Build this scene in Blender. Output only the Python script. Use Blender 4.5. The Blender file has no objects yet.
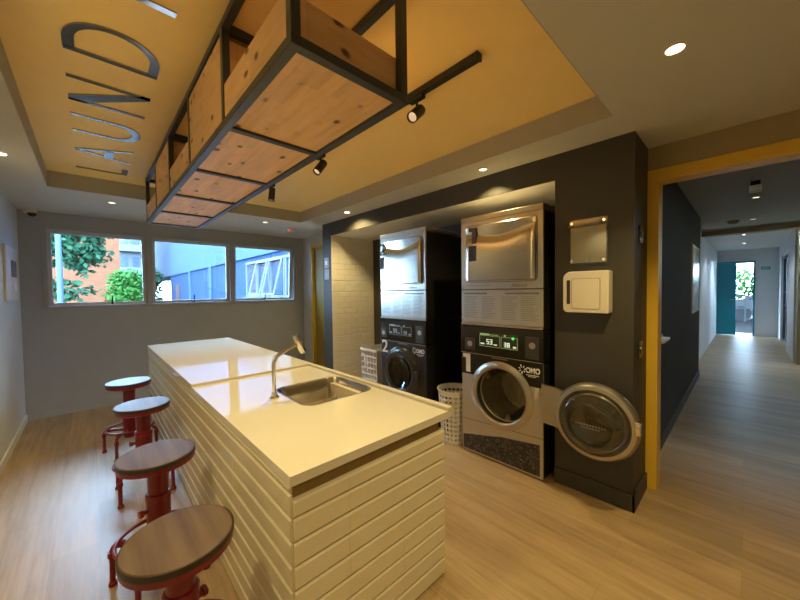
import bpy, bmesh, math, random
from mathutils import Vector, Matrix
random.seed(7)
S = bpy.context.scene
COL = S.collection
PI = math.pi

# ------------------------------------------------------------------ node helpers
def new_mat(name):
    m = bpy.data.materials.new(name); m.use_nodes = True
    nt = m.node_tree; b = nt.nodes['Principled BSDF']
    return m, nt, b

def N(nt, typ, **kw):
    n = nt.nodes.new(typ)
    for k, v in kw.items():
        if k.startswith('i_'):
            n.inputs[k[2:].replace('_', ' ')].default_value = v
        else:
            setattr(n, k, v)
    return n

def c4(c): return (c[0], c[1], c[2], 1)

def coords(nt, scale=(1, 1, 1), rot=(0, 0, 0), loc=(0, 0, 0)):
    t = N(nt, 'ShaderNodeTexCoord'); mp = N(nt, 'ShaderNodeMapping')
    mp.inputs['Scale'].default_value = scale; mp.inputs['Rotation'].default_value = rot
    mp.inputs['Location'].default_value = loc
    nt.links.new(t.outputs['Object'], mp.inputs['Vector'])
    return mp.outputs['Vector']

def ramp(nt, fac, stops):
    r = N(nt, 'ShaderNodeValToRGB')
    e = r.color_ramp.elements
    while len(e) < len(stops): e.new(0.5)
    for k, (p, c) in enumerate(stops):
        e[k].position = p; e[k].color = c4(c)
    nt.links.new(fac, r.inputs['Fac'])
    return r.outputs['Color']

def mixc(nt, fac, a, b, mode='MIX'):
    m = N(nt, 'ShaderNodeMix', data_type='RGBA', blend_type=mode)
    for sock, v in ((m.inputs[0], fac), (m.inputs[6], a), (m.inputs[7], b)):
        if hasattr(v, 'is_linked'): nt.links.new(v, sock)
        elif isinstance(v, (int, float)): sock.default_value = v
        else: sock.default_value = c4(v)
    return m.outputs[2]

def noise(nt, vec, scale, detail=4, rough=.55):
    n = N(nt, 'ShaderNodeTexNoise')
    n.inputs['Scale'].default_value = scale; n.inputs['Detail'].default_value = detail
    n.inputs['Roughness'].default_value = rough
    nt.links.new(vec, n.inputs['Vector'])
    return n.outputs['Fac']

def bump(nt, b, h, strength=.2, dist=.01):
    k = N(nt, 'ShaderNodeBump'); k.inputs['Strength'].default_value = strength
    k.inputs['Distance'].default_value = dist
    nt.links.new(h, k.inputs['Height']); nt.links.new(k.outputs['Normal'], b.inputs['Normal'])

def plain(name, col, rough=.5, metal=0, spec=.5, var=.06, scale=9, coat=0, bmp=0, bscale=200):
    m, nt, b = new_mat(name)
    v = coords(nt)
    f = noise(nt, v, scale)
    lo = tuple(x * (1 - var) for x in col); hi = tuple(min(1, x * (1 + var)) for x in col)
    nt.links.new(ramp(nt, f, [(.3, lo), (.7, hi)]), b.inputs['Base Color'])
    b.inputs['Roughness'].default_value = rough; b.inputs['Metallic'].default_value = metal
    b.inputs['Specular IOR Level'].default_value = spec
    b.inputs['Coat Weight'].default_value = coat
    if bmp: bump(nt, b, noise(nt, v, bscale, 2), bmp, .002)
    return m

def emit(name, col, strength):
    m, nt, b = new_mat(name)
    b.inputs['Base Color'].default_value = c4(col)
    b.inputs['Emission Color'].default_value = c4(col)
    b.inputs['Emission Strength'].default_value = strength
    return m

def glass(name, tint=(1, 1, 1), rough=.0, ior=1.45, body=None, mixbody=0):
    m = bpy.data.materials.new(name); m.use_nodes = True
    nt = m.node_tree; nt.nodes.clear()
    out = N(nt, 'ShaderNodeOutputMaterial')
    tr = N(nt, 'ShaderNodeBsdfTransparent'); tr.inputs[0].default_value = c4(tint)
    gl = N(nt, 'ShaderNodeBsdfGlossy'); gl.inputs['Roughness'].default_value = rough
    fr = N(nt, 'ShaderNodeFresnel'); fr.inputs['IOR'].default_value = ior
    mx = N(nt, 'ShaderNodeMixShader')
    nt.links.new(fr.outputs[0], mx.inputs[0]); nt.links.new(tr.outputs[0], mx.inputs[1]); nt.links.new(gl.outputs[0], mx.inputs[2])
    last = mx
    if body:
        df = N(nt, 'ShaderNodeBsdfDiffuse'); df.inputs[0].default_value = c4(body)
        m2 = N(nt, 'ShaderNodeMixShader'); m2.inputs[0].default_value = mixbody
        nt.links.new(mx.outputs[0], m2.inputs[1]); nt.links.new(df.outputs[0], m2.inputs[2]); last = m2
    nt.links.new(last.outputs[0], out.inputs[0])
    return m

def pine(name, long_axis='y', tone=1.0):
    m, nt, b = new_mat(name)
    # boards run along long_axis
    sc = {'y': (1, .12, 1), 'x': (.12, 1, 1), 'z': (1, 1, .12)}[long_axis]
    v = coords(nt, sc)
    g = noise(nt, v, 28, 6, .6)
    v1 = coords(nt)
    if long_axis == 'y': st = coords(nt, (1, 1, 1), (0, 0, PI / 2))
    else: st = coords(nt)
    br = N(nt, 'ShaderNodeTexBrick'); nt.links.new(st, br.inputs['Vector'])
    br.inputs['Scale'].default_value = 1; br.inputs['Brick Width'].default_value = .31; br.inputs['Row Height'].default_value = .052
    br.inputs['Mortar Size'].default_value = .0006
    br.inputs['Color1'].default_value = c4((.90, .90, .90)); br.inputs['Color2'].default_value = c4((1.04, 1.04, 1.04))
    br.inputs['Mortar'].default_value = c4((.75, .7, .65))
    col = ramp(nt, g, [(.25, (.70 * tone, .40 * tone, .18 * tone)), (.5, (.86 * tone, .53 * tone, .255 * tone)), (.8, (.95 * tone, .63 * tone, .33 * tone))])
    col = mixc(nt, 1.0, col, br.outputs['Color'], 'MULTIPLY')
    vk = coords(nt, {'y': (1, .62, 1), 'x': (.62, 1, 1), 'z': (1, 1, .62)}[long_axis])
    vo = N(nt, 'ShaderNodeTexVoronoi'); vo.inputs['Scale'].default_value = 14.5
    nt.links.new(vk, vo.inputs['Vector'])
    wob = N(nt, 'ShaderNodeMath', operation='MULTIPLY_ADD')
    nt.links.new(noise(nt, v1, 26, 3), wob.inputs[0]); wob.inputs[1].default_value = .26; nt.links.new(vo.outputs['Distance'], wob.inputs[2])
    sel = N(nt, 'ShaderNodeSeparateColor'); nt.links.new(vo.outputs['Color'], sel.inputs[0])
    kn = ramp(nt, wob.outputs[0], [(.23, (1, 1, 1)), (.29, (.75, .75, .75)), (.33, (.15, .15, .15)), (.42, (0, 0, 0))])
    se = ramp(nt, sel.outputs[0], [(.28, (0, 0, 0)), (.30, (1, 1, 1))])
    kf = mixc(nt, 1.0, kn, se, 'MULTIPLY')
    bw = N(nt, 'ShaderNodeRGBToBW'); nt.links.new(kf, bw.inputs[0])
    col = mixc(nt, bw.outputs[0], col, (.12, .045, .025))
    nt.links.new(col, b.inputs['Base Color'])
    b.inputs['Roughness'].default_value = .42
    bump(nt, b, g, .08, .003)
    return m

def floor_mat():
    m, nt, b = new_mat('laminate_floor')
    v = coords(nt, (1, 1, 1), (0, 0, PI / 2))
    br = N(nt, 'ShaderNodeTexBrick'); nt.links.new(v, br.inputs['Vector'])
    br.inputs['Scale'].default_value = 1; br.inputs['Brick Width'].default_value = 1.25; br.inputs['Row Height'].default_value = .19
    br.inputs['Mortar Size'].default_value = .0012; br.offset = .37
    br.inputs['Color1'].default_value = c4((.86, .86, .86)); br.inputs['Color2'].default_value = c4((1.08, 1.07, 1.05)); br.inputs['Mortar'].default_value = c4((.72, .68, .62))
    v2 = coords(nt, (1, .07, 1))
    g = noise(nt, v2, 30, 6, .62)
    v3 = coords(nt, (1, .16, 1))
    g2 = noise(nt, v3, 5, 3)
    col = ramp(nt, g, [(.28, (.285, .19, .095)), (.5, (.39, .275, .145)), (.75, (.465, .345, .20))])
    c2 = ramp(nt, g2, [(.3, (.82, .80, .78)), (.7, (1.1, 1.1, 1.1))])
    col = mixc(nt, 1.0, col, c2, 'MULTIPLY')
    col = mixc(nt, 1.0, col, br.outputs['Color'], 'MULTIPLY')
    nt.links.new(col, b.inputs['Base Color'])
    rr = N(nt, 'ShaderNodeMapRange'); nt.links.new(g, rr.inputs[0]); rr.inputs[3].default_value = .34; rr.inputs[4].default_value = .48
    nt.links.new(rr.outputs[0], b.inputs['Roughness'])
    b.inputs['Specular IOR Level'].default_value = .5
    bump(nt, b, g, .05, .002)
    return m

def brushed(name, col, rough=.32, axis=(1, .03, 1), metal=1.0):
    m, nt, b = new_mat(name)
    g = noise(nt, coords(nt, axis), 220, 3)
    lo = tuple(x * .9 for x in col)
    nt.links.new(ramp(nt, g, [(.3, lo), (.7, col)]), b.inputs['Base Color'])
    b.inputs['Metallic'].default_value = metal; b.inputs['Roughness'].default_value = rough
    bump(nt, b, g, .03, .001)
    return m

def speckle(name):
    m, nt, b = new_mat(name)
    vo = N(nt, 'ShaderNodeTexVoronoi'); vo.inputs['Scale'].default_value = 70
    nt.links.new(coords(nt), vo.inputs['Vector'])
    sp = N(nt, 'ShaderNodeSeparateColor'); nt.links.new(vo.outputs['Color'], sp.inputs[0])
    nt.links.new(ramp(nt, sp.outputs[0], [(.0, (.012, .011, .011)), (.6, (.03, .027, .026)), (.9, (.085, .078, .07)), (1, (.14, .13, .12))]), b.inputs['Base Color'])
    b.inputs['Roughness'].default_value = .28
    return m

def brickwall(name, c1, c2, mort, bw=.25, rh=.08):
    m, nt, b = new_mat(name)
    v = coords(nt, (1, 1, 1), (PI / 2, 0, 0))
    br = N(nt, 'ShaderNodeTexBrick'); nt.links.new(v, br.inputs['Vector'])
    br.inputs['Scale'].default_value = 1; br.inputs['Brick Width'].default_value = bw; br.inputs['Row Height'].default_value = rh
    br.inputs['Mortar Size'].default_value = .012
    br.inputs['Color1'].default_value = c4(c1); br.inputs['Color2'].default_value = c4(c2); br.inputs['Mortar'].default_value = c4(mort)
    nt.links.new(br.outputs['Color'], b.inputs['Base Color']); b.inputs['Roughness'].default_value = .85
    return m

def leafmat(name, a, c):
    m, nt, b = new_mat(name)
    f = noise(nt, coords(nt), 6, 3)
    nt.links.new(ramp(nt, f, [(.3, a), (.7, c)]), b.inputs['Base Color'])
    b.inputs['Roughness'].default_value = .5
    b.inputs['Subsurface Weight'].default_value = 0
    return m

M = {}
M['floor'] = floor_mat()
M['wall_grey'] = plain('grey_wall_paint', (.37, .385, .40), .7, var=.02, bmp=.05)
M['wall_left'] = plain('light_grey_wall_paint', (.57, .59, .61), .65, var=.02, bmp=.05)
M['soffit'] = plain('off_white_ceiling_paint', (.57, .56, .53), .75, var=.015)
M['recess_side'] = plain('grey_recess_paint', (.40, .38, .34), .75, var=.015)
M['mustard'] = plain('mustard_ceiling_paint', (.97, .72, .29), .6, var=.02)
M['dark_wall'] = plain('charcoal_wall_paint', (.046, .042, .035), .55, var=.05, bmp=.05)
M['beige_wall'] = plain('beige_wall_paint', (.34, .27, .15), .6, var=.03)
M['yellow'] = plain('yellow_door_paint', (.74, .47, .04), .4, var=.03)
M['yellow_shaded'] = plain('shaded_yellow_door_paint', (.30, .21, .035), .4, var=.03)  # yellow door leaf, its colour darkened to carry the alcove shade
M['niche_white'] = plain('niche_white_paint', (.88, .87, .85), .6, var=.02)
M['tile'] = plain('glazed_white_tile', (.68, .62, .47), .1, var=.02, spec=.6)
M['tile_niche'] = plain('satin_white_tile', (.78, .75, .68), .25, var=.02)
M['grout'] = plain('tile_grout', (.60, .54, .44), .8, var=.04)
M['quartz'] = plain('polished_quartz', (.68, .65, .57), .07, var=.012, scale=60, spec=.6)
M['chrome'] = plain('polished_chrome', (.75, .73, .70), .12, metal=1, var=.02)
M['sink'] = brushed('brushed_sink_steel', (.62, .58, .50), .22)
M['steel'] = brushed('brushed_appliance_steel', (.58, .55, .49), .28)
M['steel_door'] = brushed('curved_door_steel', (.56, .53, .47), .22)
M['steel_washer'] = brushed('satin_washer_steel', (.60, .57, .52), .38, metal=.85)
M['steel_ring'] = plain('cast_grey_ring', (.50, .47, .42), .3, metal=.9, var=.04)
M['black'] = plain('black_appliance_enamel', (.012, .012, .012), .38, var=.1)
M['gloss_black'] = plain('glossy_black_plastic', (.010, .010, .011), .18, var=.1)
M['black_ring'] = plain('black_door_ring', (.022, .022, .024), .25, var=.1)
M['drum'] = plain('drum_steel', (.36, .33, .26), .38, metal=.9, var=.2, scale=30)
M['rubber'] = plain('dark_rubber_gasket', (.02, .02, .02), .6)
M['white_ink'] = plain('white_vinyl', (.86, .85, .82), .5, var=.01)
M['brown_ink'] = plain('dark_brown_vinyl', (.035, .018, .016), .5, var=.05)
M['grey_ink'] = plain('grey_print', (.17, .165, .155), .6, var=.05)
M['pale_ink'] = plain('pale_print', (.27, .26, .245), .5, var=.05)
M['lcd'] = plain('dark_display_glass', (.028, .032, .03), .15, var=.05)
M['lcd_green'] = emit('lit_green_segment', (.45, .75, .35), .07)
M['lcd_white'] = emit('lit_white_segment', (.70, .80, .65), .22)
M['lcd_blue'] = emit('faint_blue_segment', (.40, .50, .62), .03)
M['led_green'] = emit('green_led', (.05, .9, .08), .45)
M['speckle'] = speckle('dark_speckled_panel')
M['metal_dark'] = plain('black_metal_tube', (.052, .058, .062), .35, metal=.3, var=.08)
M['track'] = plain('black_track', (.016, .016, .016), .45, var=.05)
M['pine'] = pine('knotty_pine_along', 'y')
M['pine_x'] = pine('knotty_pine_across', 'x', .92)
M['letter'] = plain('mirror_grey_acrylic', (.36, .36, .37), .13, metal=1, var=.02)
M['red'] = plain('red_painted_steel', (.18, .003, .014), .3, var=.06, coat=.2)
M['seat_wood'] = None
M['white_plastic'] = plain('white_plastic', (.66, .61, .50), .35, var=.015)
M['basket'] = plain('white_basket_plastic', (.74, .73, .70), .4, var=.02)
M['dark_slot'] = plain('dark_slot', (.03, .02, .015), .5)
M['frame_grey'] = plain('grey_window_aluminium', (.36, .38, .41), .45, metal=.3, var=.03)
M['sash_grey'] = plain('sash_aluminium', (.52, .55, .60), .38, metal=.1, var=.03)
M['glass'] = glass('window_glass', (.93, .97, 1.0))
M['door_glass'] = glass('porthole_glass', (.92, .92, .86), .0, 1.9, (.42, .40, .33), .02)
M['dark_glass'] = glass('closed_porthole_glass', (.35, .35, .36), .02, 1.6)
M['acrylic'] = glass('clear_acrylic', (.95, .95, .93), .03, 1.49)
M['lamp'] = emit('warm_lamp_face', (1, .80, .48), 8)
M['lamp_dim'] = emit('dim_lamp_face', (1, .90, .70), 1.0)
M['lamp_cool'] = emit('cool_lamp_face', (.85, .92, 1), 5)
M['lens_off'] = plain('frosted_spot_lens', (.75, .72, .66), .2, var=.02)
M['lamp_lens'] = emit('spot_lens_lit', (1, .9, .75), .12)
M['teal'] = plain('teal_door_paint', (.012, .25, .34), .3, var=.04)
M['corr_ceiling'] = plain('grey_corridor_ceiling', (.36, .36, .36), .7, var=.03)
M['corr_light'] = plain('pale_corridor_paint', (.66, .67, .68), .6, var=.02)
M['paper'] = plain('paper_sheet', (.80, .76, .64), .6, var=.03)
M['poster'] = plain('pale_poster_print', (.60, .68, .66), .25, var=.25, scale=14)
M['base_white'] = plain('white_skirting_paint', (.60, .59, .56), .5, var=.02)
M['exit_green'] = plain('green_sign', (.03, .30, .14), .5)
M['ground'] = plain('pale_paving', (.03, .03, .03), .9, var=.1, scale=3)
M['grass'] = plain('lawn', (.10, .24, .05), .95, var=.35, scale=20)
M['brick'] = brickwall('orange_brick', (.105, .030, .012), (.13, .042, .018), (.11, .06, .035))
M['bldg_white'] = plain('white_render', (.05, .052, .055), .85, var=.04)
M['wing_upper'] = plain('pale_blue_render', (.026, .044, .080), .8, var=.03, scale=2)
M['wing_lower'] = plain('blue_grey_render', (.014, .026, .058), .8, var=.05, scale=2)
M['wing_glass'] = plain('reflective_window_glass', (.02, .03, .05), .15, var=.15, scale=3)
M['white_frame'] = plain('white_window_frame', (.065, .075, .085), .4, var=.02)
M['leaf_a'] = leafmat('dark_leaves', (.006, .026, .014), (.018, .055, .026))
M['leaf_b'] = leafmat('bright_leaves', (.014, .060, .010), (.038, .11, .020))
M['bark'] = plain('bark', (.10, .075, .05), .9, var=.3)
M['post'] = plain('painted_pole', (.035, .05, .08), .6, metal=0)
M['car'] = plain('white_car_paint', (.09, .09, .09), .2, coat=.5, var=.01)
M['tyre'] = plain('tyre_rubber', (.02, .02, .02), .8)
M['car_glass'] = plain('tinted_car_glass', (.03, .04, .05), .08)
M['terrace_ceiling'] = plain('terrace_soffit', (.20, .14, .07), .8, var=.02)

for k in ('ground', 'grass', 'brick', 'bldg_white', 'wing_upper', 'wing_lower', 'white_frame', 'leaf_a', 'leaf_b', 'bark', 'post', 'car', 'terrace_ceiling'):
    M[k].node_tree.nodes['Principled BSDF'].inputs['Specular IOR Level'].default_value = .04
def seatwood():
    m, nt, b = new_mat('brown_stained_seat_wood')
    g = noise(nt, coords(nt, (1, .08, 1)), 26, 5)
    nt.links.new(ramp(nt, g, [(.3, (.075, .046, .026)), (.55, (.125, .082, .048)), (.8, (.16, .108, .066))]), b.inputs['Base Color'])
    b.inputs['Roughness'].default_value = .46; b.inputs['Specular IOR Level'].default_value = .5
    bump(nt, b, g, .06, .002)
    return m
M['seat_wood'] = seatwood()
M['seat_edge'] = plain('dark_seat_edge', (.03, .018, .012), .4)

# ------------------------------------------------------------------ mesh builder
class MB:
    """Collects shapes, given in world coordinates, for one mesh object."""
    def __init__(s): s.bm = bmesh.new(); s.T = Matrix.Identity(4)
    def v(s, p): return s.bm.verts.new(s.T @ Vector(p))
    def box(s, x0, x1, y0, y1, z0, z1, bev=0, seg=2):
        vs = [s.v((x, y, z)) for x in (x0, x1) for y in (y0, y1) for z in (z0, z1)]
        F = [(0, 1, 3, 2), (4, 6, 7, 5), (0, 4, 5, 1), (2, 3, 7, 6), (0, 2, 6, 4), (1, 5, 7, 3)]
        fs = [s.bm.faces.new([vs[i] for i in f]) for f in F]
        if bev:
            es = list({e for f in fs for e in f.edges})
            bmesh.ops.bevel(s.bm, geom=es, offset=bev, segments=seg, affect='EDGES', profile=.5)
        return s
    def frustum(s, p0, ax, r0, r1, L, n=24, caps=(True, True)):
        ax = Vector(ax).normalized(); u = ax.orthogonal().normalized(); w = ax.cross(u)
        p0 = Vector(p0); A = []; B = []
        for i in range(n):
            a = 2 * PI * i / n; d = u * math.cos(a) + w * math.sin(a)
            A.append(s.v(p0 + d * r0)); B.append(s.v(p0 + ax * L + d * r1))
        for i in range(n):
            j = (i + 1) % n; s.bm.faces.new((A[i], A[j], B[j], B[i]))
        if caps[0]: s.bm.faces.new(A[::-1])
        if caps[1]: s.bm.faces.new(B)
        return s
    def cyl(s, a, b, r, n=24):
        a = Vector(a); b = Vector(b)
        return s.frustum(a, b - a, r, r, (b - a).length, n)
    def lathe(s, prof, c, ax=(0, 0, 1), n=40, close=False, sx=1.0):
        """prof: (radius, height along the axis) pairs."""
        ax = Vector(ax).normalized(); u = ax.orthogonal().normalized(); w = ax.cross(u); c = Vector(c)
        rows = []
        for r, h in prof:
            if r < 1e-6: rows.append([s.v(c + ax * h)])
            else: rows.append([s.v(c + ax * h + (u * math.cos(2 * PI * i / n) * sx + w * math.sin(2 * PI * i / n)) * r) for i in range(n)])
        pairs = list(zip(rows[:-1], rows[1:]))
        if close: pairs.append((rows[-1], rows[0]))
        for A, B in pairs:
            if len(A) == 1 and len(B) == 1: continue
            for i in range(n):
                j = (i + 1) % n
                if len(A) == 1: f = (A[0], B[j], B[i])
                elif len(B) == 1: f = (A[i], A[j], B[0])
                else: f = (A[i], A[j], B[j], B[i])
                s.bm.faces.new(f)
        return s
    def tube(s, pts, r, n=12, closed=False):
        P = [Vector(p) for p in pts]; k = len(P); rings = []
        up = None
        for i in range(k):
            if closed: t = (P[(i + 1) % k] - P[i - 1]).normalized()
            else: t = (P[min(i + 1, k - 1)] - P[max(i - 1, 0)]).normalized()
            if up is None: up = t.orthogonal().normalized()
            up = (up - t * up.dot(t)).normalized(); w = t.cross(up)
            rr = r[i] if isinstance(r, (list, tuple)) else r
            rings.append([s.v(P[i] + (up * math.cos(2 * PI * q / n) + w * math.sin(2 * PI * q / n)) * rr) for q in range(n)])
        m = k if closed else k - 1
        for i in range(m):
            A = rings[i]; B = rings[(i + 1) % k]
            for q in range(n):
                p = (q + 1) % n; s.bm.faces.new((A[q], A[p], B[p], B[q]))
        if not closed:
            s.bm.faces.new(rings[0][::-1]); s.bm.faces.new(rings[-1])
        return s
    def prism(s, poly, f, d0, d1, holes=()):
        """poly: 2-D outline; f(a, b, d) -> 3-D point; between depths d0 and d1."""
        loops = [poly] + list(holes)
        if not holes:
            A = [s.v(f(a, b, d0)) for a, b in poly]; B = [s.v(f(a, b, d1)) for a, b in poly]
            s.bm.faces.new(A[::-1]); s.bm.faces.new(B)
            for i in range(len(A)):
                j = (i + 1) % len(A); s.bm.faces.new((A[i], A[j], B[j], B[i]))
            return s
        LA, LB = [], []
        for lp in loops:
            LA.append([s.v(f(a, b, d0)) for a, b in lp]); LB.append([s.v(f(a, b, d1)) for a, b in lp])
        for L in (LA, LB):
            es = []
            for lp in L:
                for i in range(len(lp)): es.append(s.bm.edges.new((lp[i], lp[(i + 1) % len(lp)])))
            bmesh.ops.triangle_fill(s.bm, edges=es, use_beauty=True)
        for A, B in zip(LA, LB):
            for i in range(len(A)):
                j = (i + 1) % len(A); s.bm.faces.new((A[i], A[j], B[j], B[i]))
        return s
    def loft(s, loops, cap0=False, cap1=False):
        R = [[s.v(p) for p in lp] for lp in loops]
        for A, B in zip(R[:-1], R[1:]):
            for i in range(len(A)):
                j = (i + 1) % len(A); s.bm.faces.new((A[i], A[j], B[j], B[i]))
        if cap0: s.bm.faces.new(R[0][::-1])
        if cap1: s.bm.faces.new(R[-1])
        return s
    def quad(s, a, b, c, d): s.bm.faces.new([s.v(p) for p in (a, b, c, d)]); return s
    def obj(s, name, mat, parent=None, smooth=False, solid=0):
        bmesh.ops.recalc_face_normals(s.bm, faces=s.bm.faces)
        off = world_loc(parent) if parent else Vector((0, 0, 0))
        for v in s.bm.verts: v.co -= off
        me = bpy.data.meshes.new(name); s.bm.to_mesh(me); s.bm.free()
        me.materials.append(mat)
        if smooth:
            for p in me.polygons: p.use_smooth = True
            try: me.set_sharp_from_angle(angle=math.radians(38))
            except Exception: pass
        o = bpy.data.objects.new(name, me); COL.objects.link(o)
        if parent: o.parent = parent
        if solid:
            md = o.modifiers.new('thick', 'SOLIDIFY'); md.thickness = solid; md.offset = 0
        return o

def world_loc(o):
    p = Vector(o.location)
    while o.parent: o = o.parent; p = p + Vector(o.location)
    return p

def tag(o, label, cat, group=None):
    o['label'] = label; o['category'] = cat
    if group: o['group'] = group
    return o
def thing(name, label, cat, loc, group=None):
    o = bpy.data.objects.new(name, None); COL.objects.link(o); o.location = loc
    o.empty_display_size = .1
    return tag(o, label, cat, group)
def struct_root(name, loc=(0, 0, 0)):
    o = bpy.data.objects.new(name, None); COL.objects.link(o); o.location = loc; o['kind'] = 'structure'
    return o
def struct(o): o['kind'] = 'structure'; return o

def rrect(a0, a1, b0, b1, r, n=6):
    pts = []
    for cx, cy, s0 in ((a1 - r, b1 - r, 0), (a0 + r, b1 - r, PI / 2), (a0 + r, b0 + r, PI), (a1 - r, b0 + r, 1.5 * PI)):
        for k in range(n + 1):
            t = s0 + PI / 2 * k / n; pts.append((cx + r * math.cos(t), cy + r * math.sin(t)))
    return pts
FX = lambda a, b, d: (d, a, b)          # outline in (y, z), depth along x
FZ = lambda a, b, d: (a, b, d)          # outline in (x, y), depth along z
FY = lambda a, b, d: (a, d, b)          # outline in (x, z), depth along y

def text_mesh(txt, name, mat, parent, height, place, depth=.002, width=None, shear=0, bold=.012):
    """Lettering as a mesh. place(u, v, d) maps text space (u right, v up, metres) to world."""
    cu = bpy.data.curves.new('tmp', 'FONT'); cu.body = txt; cu.size = 1; cu.extrude = .5; cu.shear = shear
    cu.offset = bold
    ob = bpy.data.objects.new('tmp', cu); COL.objects.link(ob)
    dg = bpy.context.evaluated_depsgraph_get()
    me = bpy.data.meshes.new_from_object(ob.evaluated_get(dg))
    bpy.data.objects.remove(ob); bpy.data.curves.remove(cu)
    xs = [v.co.x for v in me.vertices]; ys = [v.co.y for v in me.vertices]
    x0, x1, y0, y1 = min(xs), max(xs), min(ys), max(ys)
    sy = height / (y1 - y0); sx = width / (x1 - x0) if width else sy
    off = world_loc(parent)
    for v in me.vertices:
        v.co = Vector(place((v.co.x - x0) * sx, (v.co.y - y0) * sy, (v.co.z + .5) * depth)) - off
    me.materials.clear(); me.materials.append(mat)
    o = bpy.data.objects.new(name, me); me.name = name; COL.objects.link(o); o.parent = parent
    return o

# ------------------------------------------------------------------ measurements (metres; camera stands over x = y = 0)
XL, YB, XW, XD = -.558, 5.492, 2.424, 2.80
ZC, ZR = 2.349, 2.49
YR = -2.4
RX0, RX1, RY0, RY1 = -.248, 2.121, .517, 4.199

# ------------------------------------------------------------------ room shell
struct(MB().box(XL - .2, 14.2, YR - .2, YB + .2, -.12, 0).obj('floor', M['floor']))

# ceiling: soffit, recess sides, mustard recess panel
ce = struct_root('ceiling')
b = MB()
b.box(XL - .2, RX0, YR - .2, YB + .2, ZC, ZR + .12); b.box(RX1, XD, YR - .2, YB + .2, ZC, ZR + .12)
b.box(RX0, RX1, YR - .2, RY0, ZC, ZR + .12); b.box(RX0, RX1, RY1, YB + .2, ZC, ZR + .12)
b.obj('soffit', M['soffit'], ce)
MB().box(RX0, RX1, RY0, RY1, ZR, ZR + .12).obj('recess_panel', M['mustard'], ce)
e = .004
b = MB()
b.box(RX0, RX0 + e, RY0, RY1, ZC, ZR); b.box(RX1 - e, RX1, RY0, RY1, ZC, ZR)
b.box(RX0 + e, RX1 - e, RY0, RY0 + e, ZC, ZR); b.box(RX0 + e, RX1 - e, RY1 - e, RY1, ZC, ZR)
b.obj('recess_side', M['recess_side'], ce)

struct(MB().box(XL - .2, XL, YR - .2, YB + .2, 0, ZC).obj('wall_left', M['wall_left']))
WX0, WX1, WZ0, WZ1 = -.385, 2.645, 1.243, 2.205
b = MB()
b.box(XL, WX0, YB, YB + .16, 0, ZC); b.box(WX1, XD + .1, YB, YB + .16, 0, ZC)
b.box(WX0, WX1, YB, YB + .16, 0, WZ0); b.box(WX0, WX1, YB, YB + .16, WZ1, ZC)
struct(b.obj('wall_back', M['wall_grey']))
struct(MB().box(XL, XD, YR - .2, YR, 0, ZC).obj('wall_rear', M['wall_left']))

# right wall with the near doorway, plane x = XD
DY0, DY1, DZ = -.80, .410, 2.114
b = MB()
b.box(XD, XD + .12, YR, DY0 - .055, 0, ZC); b.box(XD, XD + .12, DY0 - .055, DY1 + .064, 2.195, ZC)
struct(b.obj('wall_right', M['beige_wall']))
tr = struct_root('trim_1', (XD, DY1, 0))
MB().box(XD - .008, XD + .13, DY1, DY1 + .0635, 0, 2.195, .003).obj('jamb', M['yellow'], tr)
MB().box(XD - .008, XD + .13, DY0 - .056, DY0, 0, 2.195, .003).obj('jamb', M['yellow'], tr)
MB().box(XD - .008, XD + .13, DY0, DY1, DZ, 2.195, .003).obj('header', M['yellow'], tr)
# far part of the right wall, beyond the laundry wall, with the second yellow doorway
b = MB()
b.box(XD, XD + .1, 5.19, YB, 0, ZC); b.box(XD, XD + .1, 4.15, 5.19, 2.20, ZC)
struct(b.obj('wall_alcove', M['wall_left']))
tr = struct_root('trim_2', (XD, 5.19, 0))
MB().box(XD - .01, XD + .1, 5.145, 5.19, 0, 2.2, .003).obj('jamb', M['yellow'], tr)
MB().box(XD - .01, XD + .1, 4.25, 4.295, 0, 2.2, .003).obj('jamb', M['yellow'], tr)
MB().box(XD - .01, XD + .1, 4.295, 5.145, 2.155, 2.2, .003).obj('header', M['yellow'], tr)
dr = struct_root('door_1', (XD + .06, 4.3, 0))
MB().box(XD + .035, XD + .075, 4.297, 5.143, .008, 2.152, .003).obj('leaf', M['yellow_shaded'], dr)
b = MB(); b.cyl((XD + .035, 4.38, 1.02), (XD - .02, 4.38, 1.02), .011); b.cyl((XD - .02, 4.38, 1.02), (XD - .02, 4.49, 1.02), .009)
b.obj('door_handle', M['chrome'], dr, True)

# laundry wall with the machine niche
NY0, NY1, NZ, NX = .944, 3.929, 2.171, 3.16
b = MB()
b.box(XW, XD, .474, NY0, 0, ZC)                       # near pillar
b.box(XW, XD, NY1, 4.152, 0, ZC)                      # far pillar
b.box(XW, XW + .012, NY0, NY1, NZ, ZC)                 # band over the niche
struct(b.obj('wall_laundry', M['dark_wall']))
b = MB()
b.box(NX, NX + .08, NY0, NY1, 0, NZ)                  # back of the niche
b.box(XD, NX, NY0 - .08, NY0, 0, NZ)
b.box(XD, NX, NY1, NY1 + .08, 0, NZ)
struct(b.obj('wall_niche', M['dark_wall']))
struct(MB().box(XW + .012, NX, NY0, NY1, NZ, NZ + .1).obj('ceiling_niche', M['niche_white']))
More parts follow.
